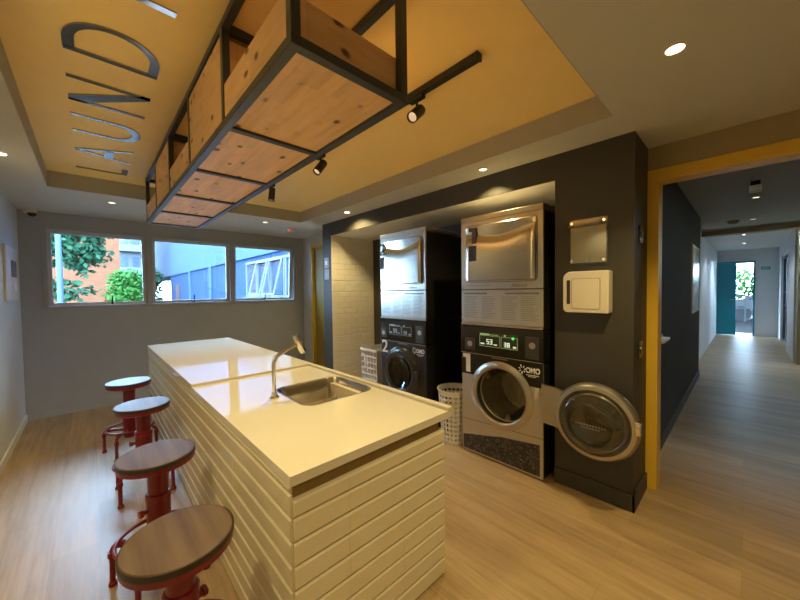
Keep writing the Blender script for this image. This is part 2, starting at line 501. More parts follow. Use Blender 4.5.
# white rectangular tiles on the far cheek of the niche
def tiles(mb, o, du, dv, nrm, U, V, tl, th, gap, bevel, thick, stack=False, u_off=0):
    """running bond tiles on a plane from o, spanning U by V along du, dv"""
    o, du, dv, nrm = Vector(o), Vector(du), Vector(dv), Vector(nrm)
    r = 0; v0 = 0
    while v0 < V - .01:
        v1 = min(v0 + th, V); u0 = u_off if stack else -(tl / 2 if r % 2 else 0)
        while u0 < U - .004:
            a, c = max(u0, 0), min(u0 + tl, U); u0 += tl
            if c - a < .012: continue
            pts = []
            for g, h in ((gap / 2, 0), (gap / 2, thick * .45), (gap / 2 + bevel, thick)):
                k = g if not stack else (.0002 if h < thick else .0005)
                pts.append([o + du * p + dv * q + nrm * h for p, q in ((a + k, v0 + g), (c - k, v0 + g), (c - k, v1 - g), (a + k, v1 - g))])
            mb.loft(pts, False, True)
        v0 += th; r += 1
    return mb
b = MB(); tiles(b, (XW, NY1, 0), (1, 0, 0), (0, 0, 1), (0, -1, 0), NX - XW, NZ, .20, .0775, .005, .006, .008)
b.box(XW, NX, NY1 - .002, NY1 + .001, 0, NZ)
struct(b.obj('trim_3', M['tile_niche']))

# skirting boards
struct(MB().box(XL, XL + .014, YR, YB, 0, .075, .003).obj('baseboard_left', M['base_white']))
struct(MB().box(XL + .014, XD, YB - .014, YB, 0, .075, .003).obj('baseboard_back', M['wall_grey']))
b = MB(); b.box(XW - .014, XW, .46, NY0, 0, .11, .003); b.box(XW - .014, XD - .012, .46, .474, 0, .11, .003)
struct(b.obj('baseboard_pillar', M['dark_wall']))

# ------------------------------------------------------------------ window
tr = struct_root('trim_4', (0, YB, WZ0))
def frame_box(mb, x0, x1, z0, z1, w, y0, y1, top=None, bot=None):
    top = top or w; bot = bot or w
    mb.box(x0, x0 + w, y0, y1, z0, z1, .003); mb.box(x1 - w, x1, y0, y1, z0, z1, .003)
    mb.box(x0 + w, x1 - w, y0, y1, z1 - top, z1, .003); mb.box(x0 + w, x1 - w, y0, y1, z0, z0 + bot, .003)
b = MB()
frame_box(b, WX0, WX1, WZ0, WZ1, .035, YB - .012, YB + .09, .045, .03)
for x in (.585, 1.612): b.box(x - .032, x + .032, YB - .006, YB + .09, WZ0 + .03, WZ1 - .045, .003)
b.obj('window_frame', M['frame_grey'], tr)
for k, (x0, x1, open_) in enumerate(((WX0 + .036, .552, 0), (.618, 1.579, 3.0), (1.645, WX1 - .036, 4.5))):
    w = struct_root('window_%d' % (k + 1), ((x0 + x1) / 2, YB + .04, WZ1 - .046))
    z0, z1 = WZ0 + .031, WZ1 - .046
    R = Matrix.Translation((0, YB + .04, z1)) @ Matrix.Rotation(math.radians(open_), 4, 'X') @ Matrix.Translation((0, -YB - .04, -z1))
    b = MB(); b.T = R; frame_box(b, x0, x1, z0, z1, .038, YB + .025, YB + .06, .045, .034); b.obj('sash', M['sash_grey'], w)
    b = MB(); b.T = R; b.box(x0 + .037, x1 - .037, YB + .04, YB + .045, z0 + .033, z1 - .044); b.obj('pane', M['glass'], w)
    b = MB(); b.T = R; xm = (x0 + x1) / 2 + .1 * (k == 0)
    b.box(xm - .012, xm + .012, YB - .0, YB + .026, z0 + .002, z0 + .03, .003); b.tube([(xm, YB + .005, z0 + .02), (xm, YB - .02, z0 + .05), (xm + .004, YB - .025, z0 + .105)], .008, 8)
    b.obj('window_handle', M['gloss_black'], w, True)

# ------------------------------------------------------------------ corridor beyond the doorway
CX = XD + .12
ZK = 2.46
b = MB(); b.box(CX, 6.9, .50, .60, 0, ZK)
struct(b.obj('wall_corridor_dark', plain('matt_charcoal_paint', (.030, .026, .021), .8)))
struct(MB().box(6.9, 13.6, .60, .72, 0, ZK).obj('wall_corridor_pale', M['corr_light']))
b = MB(); b.box(CX, 9.25, -1.75, -1.63, 0, ZK); b.box(9.05, 9.35, -1.63, -.62, 0, ZK)
struct(b.obj('wall_corridor_right', M['beige_wall']))
b = MB(); b.box(9.35, 10.75, -.72, -.60, 0, ZK); b.box(12.75, 13.6, -.72, -.60, 0, ZK); b.box(10.75, 12.75, -.72, -.60, 2.14, ZK)
struct(b.obj('wall_corridor_glazed', M['corr_light']))
b = MB(); b.box(13.5, 13.62, -.72, -.13, 0, ZK); b.box(13.5, 13.62, -.13, .60, 2.11, ZK)
struct(b.obj('wall_corridor_end', M['corr_light']))
b = MB(); b.box(CX, 8.55, -1.75, .72, ZK, ZK + .1)
struct(b.obj('ceiling_corridor', M['corr_ceiling']))
struct(MB().box(8.55, 13.62, -.75, .75, ZK - .015, ZK + .1).obj('ceiling_corridor_end', M['corr_light']))
struct(MB().box(8.5, 8.75, -1.63, .60, ZK - .10, ZK - .016).obj('trim_5', M['beige_wall']))
struct(MB().box(CX, 6.9, .488, .50, 0, .1, .003).obj('baseboard_corridor', M['dark_wall']))
# glazed doors on the right side of the corridor
d = struct_root('door_3', (11.2, -.66, 0))
b = MB()
for x0, x1 in ((10.75, 11.74), (11.76, 12.75)):
    frame_box(b, x0, x1, .005, 2.138, .07, -.69, -.64)
b.obj('door_frame', M['white_frame'], d)
b = MB()
for x0, x1 in ((10.82, 11.67), (11.83, 12.68)): b.box(x0, x1, -.668, -.662, .075, 2.068)
b.obj('pane', M['glass'], d)
b = MB(); b.tube([(11.68, -.635, .95), (11.68, -.59, .95), (11.68, -.59, 1.25), (11.68, -.635, 1.25)], .014, 8); b.obj('door_handle', M['chrome'], d, True)
# teal door standing half open
d = struct_root('door_2', (13.52, .59, 0))
b = MB(); b.box(13.48, 13.63, .555, .60, 0, 2.11); b.box(13.48, 13.63, -.165, -.13, 0, 2.11); b.box(13.48, 13.63, -.13, .555, 2.075, 2.11)
b.obj('door_frame', M['teal'], d)
A = math.radians(-24)
b = MB(); b.T = Matrix.Translation((13.47, .60, 0)) @ Matrix.Rotation(math.radians(0), 4, 'Z')
b.box(-.05, 0, -.40, .0, .01, 2.07, .004); b.obj('leaf', M['teal'], d)
b = MB(); b.T = Matrix.Translation((13.42, .22, 1.02)); b.cyl((0, 0, 0), (-.05, 0, 0), .012); b.cyl((-.05, 0, 0), (-.05, .11, 0), .01); b.obj('door_handle', M['chrome'], d, True)

# ------------------------------------------------------------------ island
IX0, IX1, IY0, IY1 = .449, 1.296, .999, 4.63
isl = thing('kitchen_island', 'long kitchen island clad in glossy white tiles, in the middle of the laundry room', 'kitchen island', (.85, 2.8, 0))
bx0, bx1, by0, by1 = .462, 1.238, 1.014, 4.60
b = MB(); W_ = .03
b.box(bx0, bx0 + W_, by0, by1, 0, .716); b.box(bx0, bx0 + W_, by0 + .03, by1, .716, .770); b.box(bx1 - W_, bx1, by0, by1, 0, .716); b.box(bx0 + W_, bx1 - W_, by0, by0 + W_, 0, .716); b.box(bx0 + W_, bx1 - W_, by1 - W_, by1, 0, .770)
b.box(bx1 - .05, bx1 - .02, by0 + .06, by1, .716, .770)
b.obj('body', M['grout'], isl)
MB().box(bx0 + .001, bx1 - .02, by0 + .012, by0 + .028, .717, .770).obj('recessed_strip', plain('brown_recessed_strip', (.24, .155, .05), .5), isl)
b = MB()
tiles(b, (bx0, by0, .006), (1, 0, 0), (0, 0, 1), (0, -1, 0), bx1 - bx0, .713, .277, .0815, .005, .007, .010, True, -.06)
tiles(b, (bx0, by1, .006), (0, -1, 0), (0, 0, 1), (-1, 0, 0), by1 - by0, .763, .277, .0815, .005, .007, .010, True, -.06)
tiles(b, (bx1, by0, .006), (0, 1, 0), (0, 0, 1), (1, 0, 0), by1 - by0, .713, .277, .0815, .005, .007, .010, True, -.06)
b.obj('tile_cladding', M['tile'], isl)

STEP = 2.41
ZW, ZT = .806, .822
SX0, SX1, SY0, SY1 = .785, 1.252, 1.535, 2.000
b = MB()
b.prism(rrect(IX0, IX1, IY0, STEP, .004, 2), FZ, .772, ZW, [rrect(SX0 + .012, SX1 - .012, SY0 + .012, SY1 - .012, .075, 8)])
b.box(IX0, IX1, STEP, IY1, .772, ZT, .003)
b.box(1.262, IX1, IY0, STEP + .002, ZW - .006, ZT, .003)
tag(b.obj('worktop', M['quartz']), 'polished cream quartz worktop with a stepped wet area, lying on the tiled island', 'worktop')
sk = thing('kitchen_sink', 'small rectangular stainless steel sink set into the cream worktop', 'sink', ((SX0 + SX1) / 2, (SY0 + SY1) / 2, ZW))
L = []
for ins, z, r in ((.004, ZW + .0006, .08), (.005, ZW + .0018, .08), (.012, ZW + .0018, .075), (.016, ZW - .004, .072), (.030, ZW - .09, .07), (.040, ZW - .135, .07), (.075, ZW - .150, .06)):
    L.append([(x, y, z) for x, y in rrect(SX0 + ins, SX1 - ins, SY0 + ins, SY1 - ins, r, 8)])
MB().loft(L, False, True).obj('bowl', M['sink'], sk, True)
scx, scy = 1.02, 1.77
MB().lathe([(0, .004), (.018, .004), (.022, .002), (.036, .004), (.040, .0)], (scx, scy, ZW - .150)).obj('drain', M['chrome'], sk, True)
fa = thing('kitchen_faucet', 'tall chrome swan-neck tap with a tilted spray head beside the sink', 'faucet', (.737, 1.818, ZW))
fy = 1.818
MB().lathe([(0, 0), (.027, 0), (.027, .006), (.018, .012), (.016, .03), (.0, .03)], (.737, fy, ZW)).obj('base', M['chrome'], fa, True)
pts = [(.737, fy, ZW + .02), (.736, fy, .90), (.735, fy, .985)]
for k in range(1, 8):
    t = PI / 2 * k / 7 * .78; pts.append((.735 + .055 * (1 - math.cos(t)), fy, .985 + .065 * math.sin(t)))
pts += [(.83, fy, 1.075), (.893, fy, 1.094)]
MB().tube(pts, .0105, 14).obj('spout', M['chrome'], fa, True)
MB().cyl((.742, fy, 1.02), (.758, fy, 1.042), .0135).obj('collar', M['chrome'], fa, True)
hd = Vector((.052, 0, -.112)).normalized()
MB().lathe([(0, 0), (.015, 0), (.017, .004), (.017, .05), (.0195, .052), (.0195, .10), (.017, .118), (.012, .12), (0, .12)], (.869, fy, 1.147), hd).obj('spray_head', M['chrome'], fa, True)

# ------------------------------------------------------------------ bar stools
def stool(x, y, phi, seat_z, label, bolt):
    t = thing('bar_stool', label, 'bar stool', (x, y, 0), 'red bar stools along the island')
    MB().lathe([(0, 0), (.153, 0), (.158, .004), (.158, .016), (.154, .021), (0, .021)], (x, y, seat_z - .021), n=64).obj('seat', M['seat_wood'], t, True)
    MB().lathe([(.156, 0), (.1605, 0), (.1605, .0150), (.1590, .0185), (.156, .0185)], (x, y, seat_z - .0205), n=64, close=True).obj('seat_edge', M['seat_edge'], t, True)
    MB().lathe([(.05, .0), (.146, 0), (.157, .006), (.157, .027), (.05, .027)], (x, y, seat_z - .0485), n=56, close=True).obj('seat_rim', M['red'], t, True)
    b = MB(); b.lathe([(0, .13), (.044, .13), (.050, .138), (.050, .40), (.053, .402), (.053, .425), (.047, .43), (0, .43)], (x, y, 0), n=36)
    b.obj('column', M['red'], t, True)
    b = MB(); b.cyl((x, y, .43), (x, y, seat_z - .06), .043, 32); b.frustum((x, y, seat_z - .075), (0, 0, 1), .055, .10, .027, 36)
    b.obj('neck', M['red'], t, True)
    b = MB()
    for a in bolt:
        d = Vector((math.cos(a), math.sin(a), 0)); p = Vector((x, y, .355)) + d * .045
        b.cyl(p, p + d * .022, .011, 12); b.cyl(p + d * .022, p + d * .036, .018, 6)
    b.obj('clamp_bolt', M['red'], t, True)
    R = .203
    for k in range(4):
        a = math.radians(phi) + k * PI / 2; d = Vector((math.cos(a), math.sin(a), 0)); c = Vector((x, y, 0))
        pts = [c + d * .04 + Vector((0, 0, .196)), c + d * (R - .035) + Vector((0, 0, .196))]
        for q in range(1, 6):
            tt = PI / 2 * q / 5; pts.append(c + d * (R - .035 + .035 * math.sin(tt)) + Vector((0, 0, .161 + .035 * math.cos(tt))))
        pts += [c + d * R + Vector((0, 0, .012))]
        lg = MB(); lg.tube(pts, .0115, 12)
        lg.cyl(c + d * (R - .05) + Vector((0, 0, .196)), c + d * (R - .03) + Vector((0, 0, .196)), .0165, 14)
        lg.cyl(c + d * R + Vector((0, 0, .14)), c + d * R + Vector((0, 0, .165)), .0165, 14)
        l = lg.obj('leg', M['red'], t, True)
        MB().lathe([(0, 0), (.017, 0), (.017, .014), (.012, .02), (0, .02)], c + d * R, n=16).obj('foot', M['red'], l, True)
    MB().tube([(x + .17 * math.cos(2 * PI * q / 48), y + .17 * math.sin(2 * PI * q / 48), .215) for q in range(48)], .0085, 10, True).obj('foot_ring', M['red'], t, True)
    return t
stool(.228, 3.784, 59, .625, 'red steel bar stool with brown seat, farthest along the island, nearest the windows', (math.radians(150),))
stool(.250, 2.949, 45, .620, 'red steel bar stool with brown seat, second from the windows along the island', (math.radians(190),))
stool(.216, 1.980, 60, .620, 'red steel bar stool with brown seat, second nearest the camera', (math.radians(195),))
stool(.191, 1.274, 50, .605, 'red steel bar stool with large brown seat, closest to the camera', (math.radians(20),))

# ------------------------------------------------------------------ washers and dryers
MX = 2.351
def numeral_one(name, mat, parent, x, yl, yr, z0, z1):
    # heavy upright with a flag, y runs right to left
    w = yl - yr; h = z1 - z0
    MB().prism([(yr, z0), (yr, z1), (yl, z1), (yl, z1 - .22 * h), (yl - .42 * w, z1 - .22 * h), (yl - .42 * w, z0)], FX, x - .003, x).obj(name, mat, parent)
def bars(mb, y1, z1, w, n, pitch, h, x, seed):
    rnd = random.Random(seed)
    for k in range(n):
        ww = w * rnd.uniform(.7, 1)
        mb.box(x - .0012, x, y1 - ww, y1, z1 - k * pitch - h, z1 - k * pitch)

def dryer(y0, y1, num, ny, label):
    t = thing('tumble_dryer', label, 'tumble dryer', (MX + .37, (y0 + y1) / 2, 1.1), 'tumble dryers stacked on the washers')
    MB().box(MX + .006, MX + .73, y0 + .004, y1 - .004, 1.104, 1.968, .004).obj('cabinet', M['black'], t)
    MB().box(MX - .006, MX + .735, y0, y1, 1.970, 2.012, .005).obj('top_cover', M['steel'], t)
    MB().box(MX - .002, MX + .02, y0, y1, 1.405, 1.969, .004).obj('front_panel', M['steel'], t)
    d0, d1, z0, z1 = y0 + .045, y1 - .055, 1.463, 1.935
    # door: lower face stands out, upper part is scooped back behind a curved crease
    door = MB(); door.prism(rrect(d0, d1, z0, z1, .035, 6), FX, MX - .012, MX - .001); door = door.obj('door', M['steel'], t)
    sk_ = MB(); NU, NV = 36, 64
    def crease(q): return 1.838 + .020 * math.cos(q * PI * 2.0) * (1 - q * .3) + .030 * max(0, q - .6) / .4
    rows = []
    for j in range(NV + 1):
        row = []
        for i in range(NU + 1):
            q = i / NU; yy = d1 - .006 - (d1 - d0 - .012) * q; zz = z0 + .006 + (z1 - z0 - .012) * j / NV
            g = zz - crease(q); edge = 1 if 0 < i < NU and 0 < j < NV else .55
            if g > 0: h = .0125 * (1 - math.exp(-g / .022)) * 0 + .004 + .010 * min(1, g / .10)
            else: h = .004 + .016 * (1 - math.exp(g / .035))
            row.append(sk_.v((MX - .0121 - h * edge, yy, zz)))
        rows.append(row)
    for j in range(NV):
        for i in range(NU): sk_.bm.faces.new((rows[j][i], rows[j][i + 1], rows[j + 1][i + 1], rows[j + 1][i]))
    sk_.obj('door_skin', M['steel_door'], door, True)
    gk = MB(); gk.prism(rrect(d0 - .004, d1 + .004, z0 - .004, z1 + .004, .039, 6), FX, MX - .0035, MX - .0005, [rrect(d0 + .001, d1 - .001, z0 + .001, z1 - .001, .034, 6)]); gk.obj('door_gasket', M['rubber'], door)
    MB().box(MX - .0345, MX - .0318, ny - .035, ny + .035, 1.637, 1.763, .001).obj('label_plate', M['rubber'], t)
    if num == '1': numeral_one('number', M['brown_ink'], t, MX - .0285, ny + .036, ny - .034, 1.782, 1.912)
    else: text_mesh(num, 'number', M['brown_ink'], t, .128, lambda u, v, d: (MX - .0285 - d, ny + (.036 if num == '1' else .052) - u, 1.782 + v), .003, .062 if num == '1' else .10)
    # strip with the maker's script, and the instruction panel below
    b = MB(); b.box(MX - .0032, MX - .002, y0 + .41, y1 - .05, 1.434, 1.439); b.obj('small_print', M['pale_ink'], t)
    text_mesh('Alliance', 'script', M['grey_ink'], t, .026, lambda u, v, d: (MX - .002 - d, y0 + .25 - u, 1.418 + v), .0012, .13, .35)
    MB().box(MX - .002, MX + .02, y0, y1, 1.122, 1.399, .004).obj('lower_panel', M['steel'], t)
    MB().box(MX - .012, MX + .02, y0, y1, 1.104, 1.121, .004).obj('bottom_trim', M['steel'], t)
    for ya, yb in ((y1 - .25, y1 - .03), (y0 + .03, y0 + .30)):
        MB().box(MX - .0032, MX - .002, ya, yb, 1.362, 1.375).obj('print_heading', M['grey_ink'], t)
    for k, yy in enumerate((y1 - .03, y1 - .20, y0 + .33, y0 + .17)):
        b = MB(); bars(b, yy, 1.345, .135, 14, .0135, .005, MX - .002, k); b.obj('instruction_print', M['pale_ink'], t)
    return t

def washer(y0, y1, num, label, open_):
    yc = (y0 + y1) / 2 - .012; zc = .556
    face = M['steel_washer'] if open_ else M['black']
    t = thing('washing_machine', label, 'washing machine', (MX + .37, (y0 + y1) / 2, 0), 'front loading washers')
    b = MB(); b.box(MX + .012, MX + .73, y0 + .006, y0 + .026, .012, 1.098); b.box(MX + .012, MX + .73, y1 - .026, y1 - .006, .012, 1.098); b.box(MX + .012, MX + .73, y0 + .026, y1 - .026, 1.07, 1.098)
    b.box(MX + .012, MX + .73, y0 + .026, y1 - .026, .012, .035); b.box(MX + .71, MX + .73, y0 + .026, y1 - .026, .035, 1.07); b.obj('cabinet', M['black'], t)
    # front sheet with the drum opening
    hole = [(yc + .232 * math.cos(2 * PI * k / 56), zc + .232 * math.sin(2 * PI * k / 56)) for k in range(56)]
    MB().prism(rrect(y0 + .002, y1 - .002, .012, .862, .008, 3), FX, MX - .004, MX + .0115, [hole]).obj('front_panel', face, t)
    # control panel
    cp = MB(); cp.box(MX - .016, MX + .10, y0 - .004, y1 + .004, .868, 1.098, .006); cp = cp.obj('control_panel', M['gloss_black'], t)
    xs = MX - .016
    MB().box(xs - .002, xs + .002, y0 + .183, y0 + .525, .930, 1.050, .0015).obj('display', M['lcd'], cp)
    b = MB()
    for ya, yb in ((y0 + .335, y0 + .519), (y0 + .189, y0 + .325)):
        w = .0022
        for q in ((ya, yb, 1.0255, 1.0255 + w), (ya, yb, .938, .938 + w), (ya, ya + w, .938, 1.026), (yb - w, yb, .938, 1.026)):
            b.box(xs - .0032, xs - .002, *q)
    b.box(xs - .0034, xs - .002, y0 + .35, y0 + .50, 1.034, 1.0375); b.box(xs - .0034, xs - .002, y0 + .43, y0 + .515, 1.030, 1.043)
    b.box(xs - .0034, xs - .002, y0 + .285, y0 + .30, 1.032, 1.044)
    b.obj('display_outline', M['lcd_green'] if open_ else M['lcd_blue'], cp)
    b = MB()
    SEG = {'5': 'acdfg', '3': 'abcdg', '8': 'abcdefg', '0': 'abcdef'}
    def digit(ch, yl, zb, h):
        w = h * .55; s_ = h * .16
        R = {'a': (0, w, h - s_, h), 'g': (0, w, h / 2 - s_ / 2, h / 2 + s_ / 2), 'd': (0, w, 0, s_), 'f': (0, s_, h / 2, h), 'e': (0, s_, 0, h / 2), 'b': (w - s_, w, h / 2, h), 'c': (w - s_, w, 0, h / 2)}
        for q in SEG[ch]:
            u0, u1, v0, v1 = R[q]; b.box(xs - .0034, xs - .002, yl - u1, yl - u0, zb + v0, zb + v1)
    digit('5', y0 + .455, .957, .042); b.obj('display_digit', M['lcd_white'] if open_ else M['lcd_blue'], cp); b = MB(); digit('3', y0 + .425, .957, .042); b.obj('display_digit', M['lcd_white'] if open_ else M['lcd_blue'], cp); b = MB()
    digit('3', y0 + .300, .950, .036); b.obj('display_digit', M['lcd_white'] if open_ else M['lcd_blue'], cp); b = MB(); digit('8', y0 + .272, .950, .036); b.obj('display_digit', M['lcd_white'] if open_ else M['lcd_blue'], cp); b = MB()
    b.bm.free()
    for q in ((y0 + .475, y0 + .51, .953, .965), (y0 + .36, y0 + .39, .953, .962), (y0 + .20, y0 + .225, .948, .962)): MB().box(xs - .0034, xs - .002, *q).obj('display_mark', M['lcd_white'] if open_ else M['lcd_blue'], cp)
    if open_: MB().cyl((xs - .004, y0 + .225, 1.022), (xs - .001, y0 + .225, 1.022), .011, 16).obj('status_light', M['led_green'], cp)
    for q in ((y0 + .565, y0 + .665, .893, .995), (y0 + .025, y0 + .13, .885, 1.05)): MB().box(xs - .003, xs + .001, *q, .002).obj('card_plate', plate_m, cp)
    for ya, za in ((y0 + .615, .945), (y0 + .075, .985)): MB().cyl((xs - .007, ya, za), (xs - .002, ya, za), .024, 20).obj('coin_lock', M['steel_ring'], cp, True)
    MB().box(MX - .018, MX + .002, y0, y1, .863, .8675).obj('panel_trim', M['chrome'], t)
    # black fascia band above the drum ring
    zb = .682; pts = [(y0 + .003, .862), (y0 + .003, zb), (yc - .245, zb)]
    for k in range(21):
        a = PI - .42 - (PI - .84) * k / 20
        pts.append((yc + .262 * math.cos(a), zc + .262 * math.sin(a)))
    pts = [p for p in pts if p[1] <= .8601 or p[0] < y0 + .01]
    pts += [(yc + .245, zb), (y1 - .003, zb), (y1 - .003, .862)]
    if open_: MB().prism(pts, FX, MX - .010, MX - .0042).obj('fascia', M['gloss_black'], t)
    xf = MX - .0105
    if num == '1': numeral_one('number', M['white_ink'], t, xf, y1 - .018, y1 - .092, .70, .855)
    else: text_mesh(num, 'number', M['white_ink'], t, .155 if num == '1' else .135, lambda u, v, d: (xf - d, y1 - .018 - u, (.70 if num == '1' else .73) + v), .002, .075 if num == '1' else .10)
    # splat logo and OMO lettering
    b = MB(); lc = (y0 + .155, .800)
    for k in range(7):
        a = 2 * PI * k / 7 + .3; r0, r1 = .014, .034 if k % 2 else .028
        p = lambda rr, da: (lc[0] + rr * math.cos(a + da), lc[1] + rr * math.sin(a + da))
        b.prism([p(r0, -.18), p(r1, -.16), p(r1 * 1.08, 0), p(r1, .16), p(r0, .18)], FX, xf - .002, xf)
    b.obj('splat_logo', M['white_ink'], t)
    text_mesh('OMO', 'logo_lettering', M['white_ink'], t, .044, lambda u, v, d: (xf - d, y0 + .128 - u, .778 + v), .002, .108, 0, .04)
    b = MB(); b.box(xf - .001, xf, y0 + .03, y0 + .125, .762, .767); b.box(xf - .001, xf, y0 + .05, y0 + .11, .752, .756); b.obj('small_print', M['white_ink'], t)
    b = MB(); b.box(xf - .001, xf, yc - .07, yc + .07, .846, .853); b.obj('maker_print', M['pale_ink'], t)
    # drum
    b = MB(); b.lathe([(.226, .0), (.226, .05), (.215, .06), (.232, .10), (.232, .42), (.10, .43), (0, .44)], (MX + .004, yc, zc), (1, 0, 0), 56); b.obj('drum', M['drum'], t, True)
    for k in range(3):
        b = MB(); a = 2 * PI * k / 3 + .5; ca, sa = math.cos(a), math.sin(a)
        b.T = Matrix(((1, 0, 0, MX + .10), (0, ca, -sa, yc), (0, sa, ca, zc), (0, 0, 0, 1)))
        b.loft([[(x, .228, -.03), (x, .228, .03), (x, .185, .012), (x, .185, -.012)] for x in (.01, .31)], True, True)
        b.obj('drum_lifter', M['drum'], t)
    b = MB(); b.lathe([(.236, 0), (.222, .0), (.214, .015), (.216, .05), (.228, .055), (.236, .05)], (MX - .002, yc, zc), (1, 0, 0), 56, True); b.obj('gasket', M['rubber'], t, True)
    ring_m = M['steel_ring'] if open_ else M['black_ring']
    b = MB(); b.lathe([(.214, .0), (.214, -.012), (.224, -.022), (.252, -.020), (.272, -.006), (.272, .0)], (MX - .004, yc, zc), (1, 0, 0), 64, True); b.obj('drum_ring', ring_m, t, True)
    # kick panel seam, speckled decal
    sm = [(y0 + .002, .31), (y1 - .002, .285)]
    if open_:
        MB().prism([(y0 + .004, .312), (y1 - .004, .287), (y1 - .004, .284), (y0 + .004, .309)], FX, MX - .0052, MX - .0038).obj('panel_seam', M['rubber'], t)
        MB().prism([(y0 + .026, .026), (y1 - .012, .026), (y1 - .012, .145), (y1 - .30, .205), (y1 - .36, .222), (y0 + .12, .25), (y0 + .026, .262)], FX, MX - .0062, MX - .0042).obj('speckled_decal', M['speckle'], t)
        MB().box(MX - .007, MX - .0042, yc - .318, yc - .278, .595, .690, .002).obj('latch_plate', M['white_plastic'], t)
    else:
        MB().box(MX - .008, MX - .004, y0 + .01, y1 - .01, .02, .30, .002).obj('kick_panel', M['steel_washer'], t)
    for yy in (y0 + .06, y1 - .06):
        for xx in (MX + .07, MX + .66):
            MB().cyl((xx, yy, 0), (xx, yy, .013), .022, 16).obj('foot', M['rubber'], t, True)
    return t, yc, zc
plate_m = plain('dark_card_reader_plate', (.045, .042, .04), .35)

Y1A, Y1B, Y2A, Y2B = .994, 1.703, 2.120, 2.792
dryer(Y1A, Y1B, '1', 1.568, 'steel-fronted tumble dryer marked 1, stacked above the washer with the open porthole')
dryer(Y2A, Y2B, '2', 2.730, 'steel-fronted tumble dryer marked 2, stacked in the niche corner beside the tiled cheek')
w1, wy, wz = washer(Y1A, Y1B, '1', 'grey front-loading washer marked 1 with its round glass door swung wide open', True)
w2, vy, vz = washer(Y2A, Y2B, '2', 'black front-loading washer marked 2 with its round door closed', False)

# open porthole door of washer 1: flat ring hinged at the machine edge, glass bowl towards the room
dc = (2.298, .652, .556)
pd = MB(); pd.lathe([(.185, .0), (.183, -.018), (.205, -.034), (.228, -.030), (.243, -.008), (.243, .022), (.232, .040), (.20, .044), (.185, .03)], dc, (1, 0, 0), 72, True)
pd = pd.obj('porthole_door', M['steel_ring'], w1, True)
b = MB(); b.lathe([(.193, -.024), (.19, -.05), (.178, -.085), (.155, -.108), (.125, -.116), (.118, -.108), (.114, -.088), (.10, -.080), (0, -.078)], dc, (1, 0, 0), 64); b.obj('glass_bowl', M['door_glass'], pd, True)
b = MB(); b.lathe([(0, .030), (.19, .028), (.19, .034), (0, .036)], dc, (1, 0, 0), 56); b.obj('outer_cover', M['acrylic'], pd, True)
b = MB(); b.lathe([(.183, -.026), (.176, -.040), (.170, -.034), (.176, -.022)], dc, (1, 0, 0), 64, True); b.obj('bowl_seal', M['steel_ring'], pd, True)
b = MB(); b.prism([(.845, .70), (.90, .715), (.992, .722), (.992, .455), (.90, .448), (.845, .43)], FX, 2.306, 2.332); b.cyl((2.330, .990, .46), (2.330, .990, .72), .012, 14); b.obj('hinge_arm', M['steel_ring'], pd)
b = MB(); b.box(2.262, 2.30, .405, .435, .545, .625, .005); b.cyl((2.25, .42, .585), (2.27, .42, .585), .010, 12); b.obj('door_latch', M['chrome'], pd)
b = MB()
for k in range(11): b.box(dc[0] - .0832, dc[0] - .082, dc[1] + .085 - k * .016 - .010, dc[1] + .085 - k * .016, dc[2] - .010 , dc[2] + .002)
for k in range(7): b.box(dc[0] - .0832, dc[0] - .082, dc[1] + .055 - k * .016 - .010, dc[1] + .055 - k * .016, dc[2] - .026, dc[2] - .018)
b.obj('glass_print', M['pale_ink'], pd)
# closed door of washer 2
dc2 = (MX - .030, vy + .012, vz)
pd2 = MB(); pd2.lathe([(.165, .004), (.168, -.018), (.19, -.030), (.240, -.022), (.262, .0), (.262, .022), (.165, .022)], dc2, (1, 0, 0), 64, True)
pd2 = pd2.obj('porthole_door', M['black_ring'], w2, True)
MB().lathe([(0, .045), (.08, .04), (.14, .012), (.168, -.006), (.168, -.002), (.14, .018), (.08, .048), (0, .052)], dc2, (1, 0, 0), 56).obj('door_glass', M['dark_glass'], pd2, True)
MB().lathe([(.172, -.019), (.185, -.0285), (.200, -.0285), (.188, -.031), (.175, -.026)], dc2, (1, 0, 0), 64, True).obj('ring_highlight_trim', plain('dark_chrome_trim', (.10, .10, .105), .2, metal=1), pd2, True)
b = MB(); b.box(MX - .060, MX - .036, vy - .262, vy - .21, vz - .05, vz + .05, .006); b.obj('door_handle', M['black_ring'], pd2)

# ------------------------------------------------------------------ baskets
def diamond_wall(mb, P, nu, nv, frac=.72, diamond=True):
    """P(u, v) -> point, u and v in 0..1; a lattice of cells, each with a hole"""
    for i in range(nu):
        for j in range(nv):
            u0, u1, v0, v1 = i / nu, (i + 1) / nu, j / nv, (j + 1) / nv
            um, vm = (u0 + u1) / 2, (v0 + v1) / 2
            c = [mb.v(P(*q)) for q in ((u0, v0), (u1, v0), (u1, v1), (u0, v1))]
            if diamond:
                hu, hv = (u1 - u0) / 2 * frac, (v1 - v0) / 2 * frac
                d = [mb.v(P(*q)) for q in ((um, vm - hv), (um + hu, vm), (um, vm + hv), (um - hu, vm))]
                for f in ((c[0], d[0], d[3]), (c[0], c[1], d[0]), (c[1], d[1], d[0]), (c[1], c[2], d[1]), (c[2], d[2], d[1]), (c[2], c[3], d[2]), (c[3], d[3], d[2]), (c[3], c[0], d[3])): mb.bm.faces.new(f)
            else:
                hu, hv = (u1 - u0) / 2 * frac, (v1 - v0) / 2 * frac
                d = [mb.v(P(*q)) for q in ((um - hu, vm - hv), (um + hu, vm - hv), (um + hu, vm + hv), (um - hu, vm + hv))]
                for k in range(4): mb.bm.faces.new((c[k], c[(k + 1) % 4], d[(k + 1) % 4], d[k]))
    return mb
bc = (2.455, 1.868)
t = thing('laundry_basket', 'round white plastic laundry basket with diamond holes, between the two washers', 'laundry basket', (bc[0], bc[1], 0))
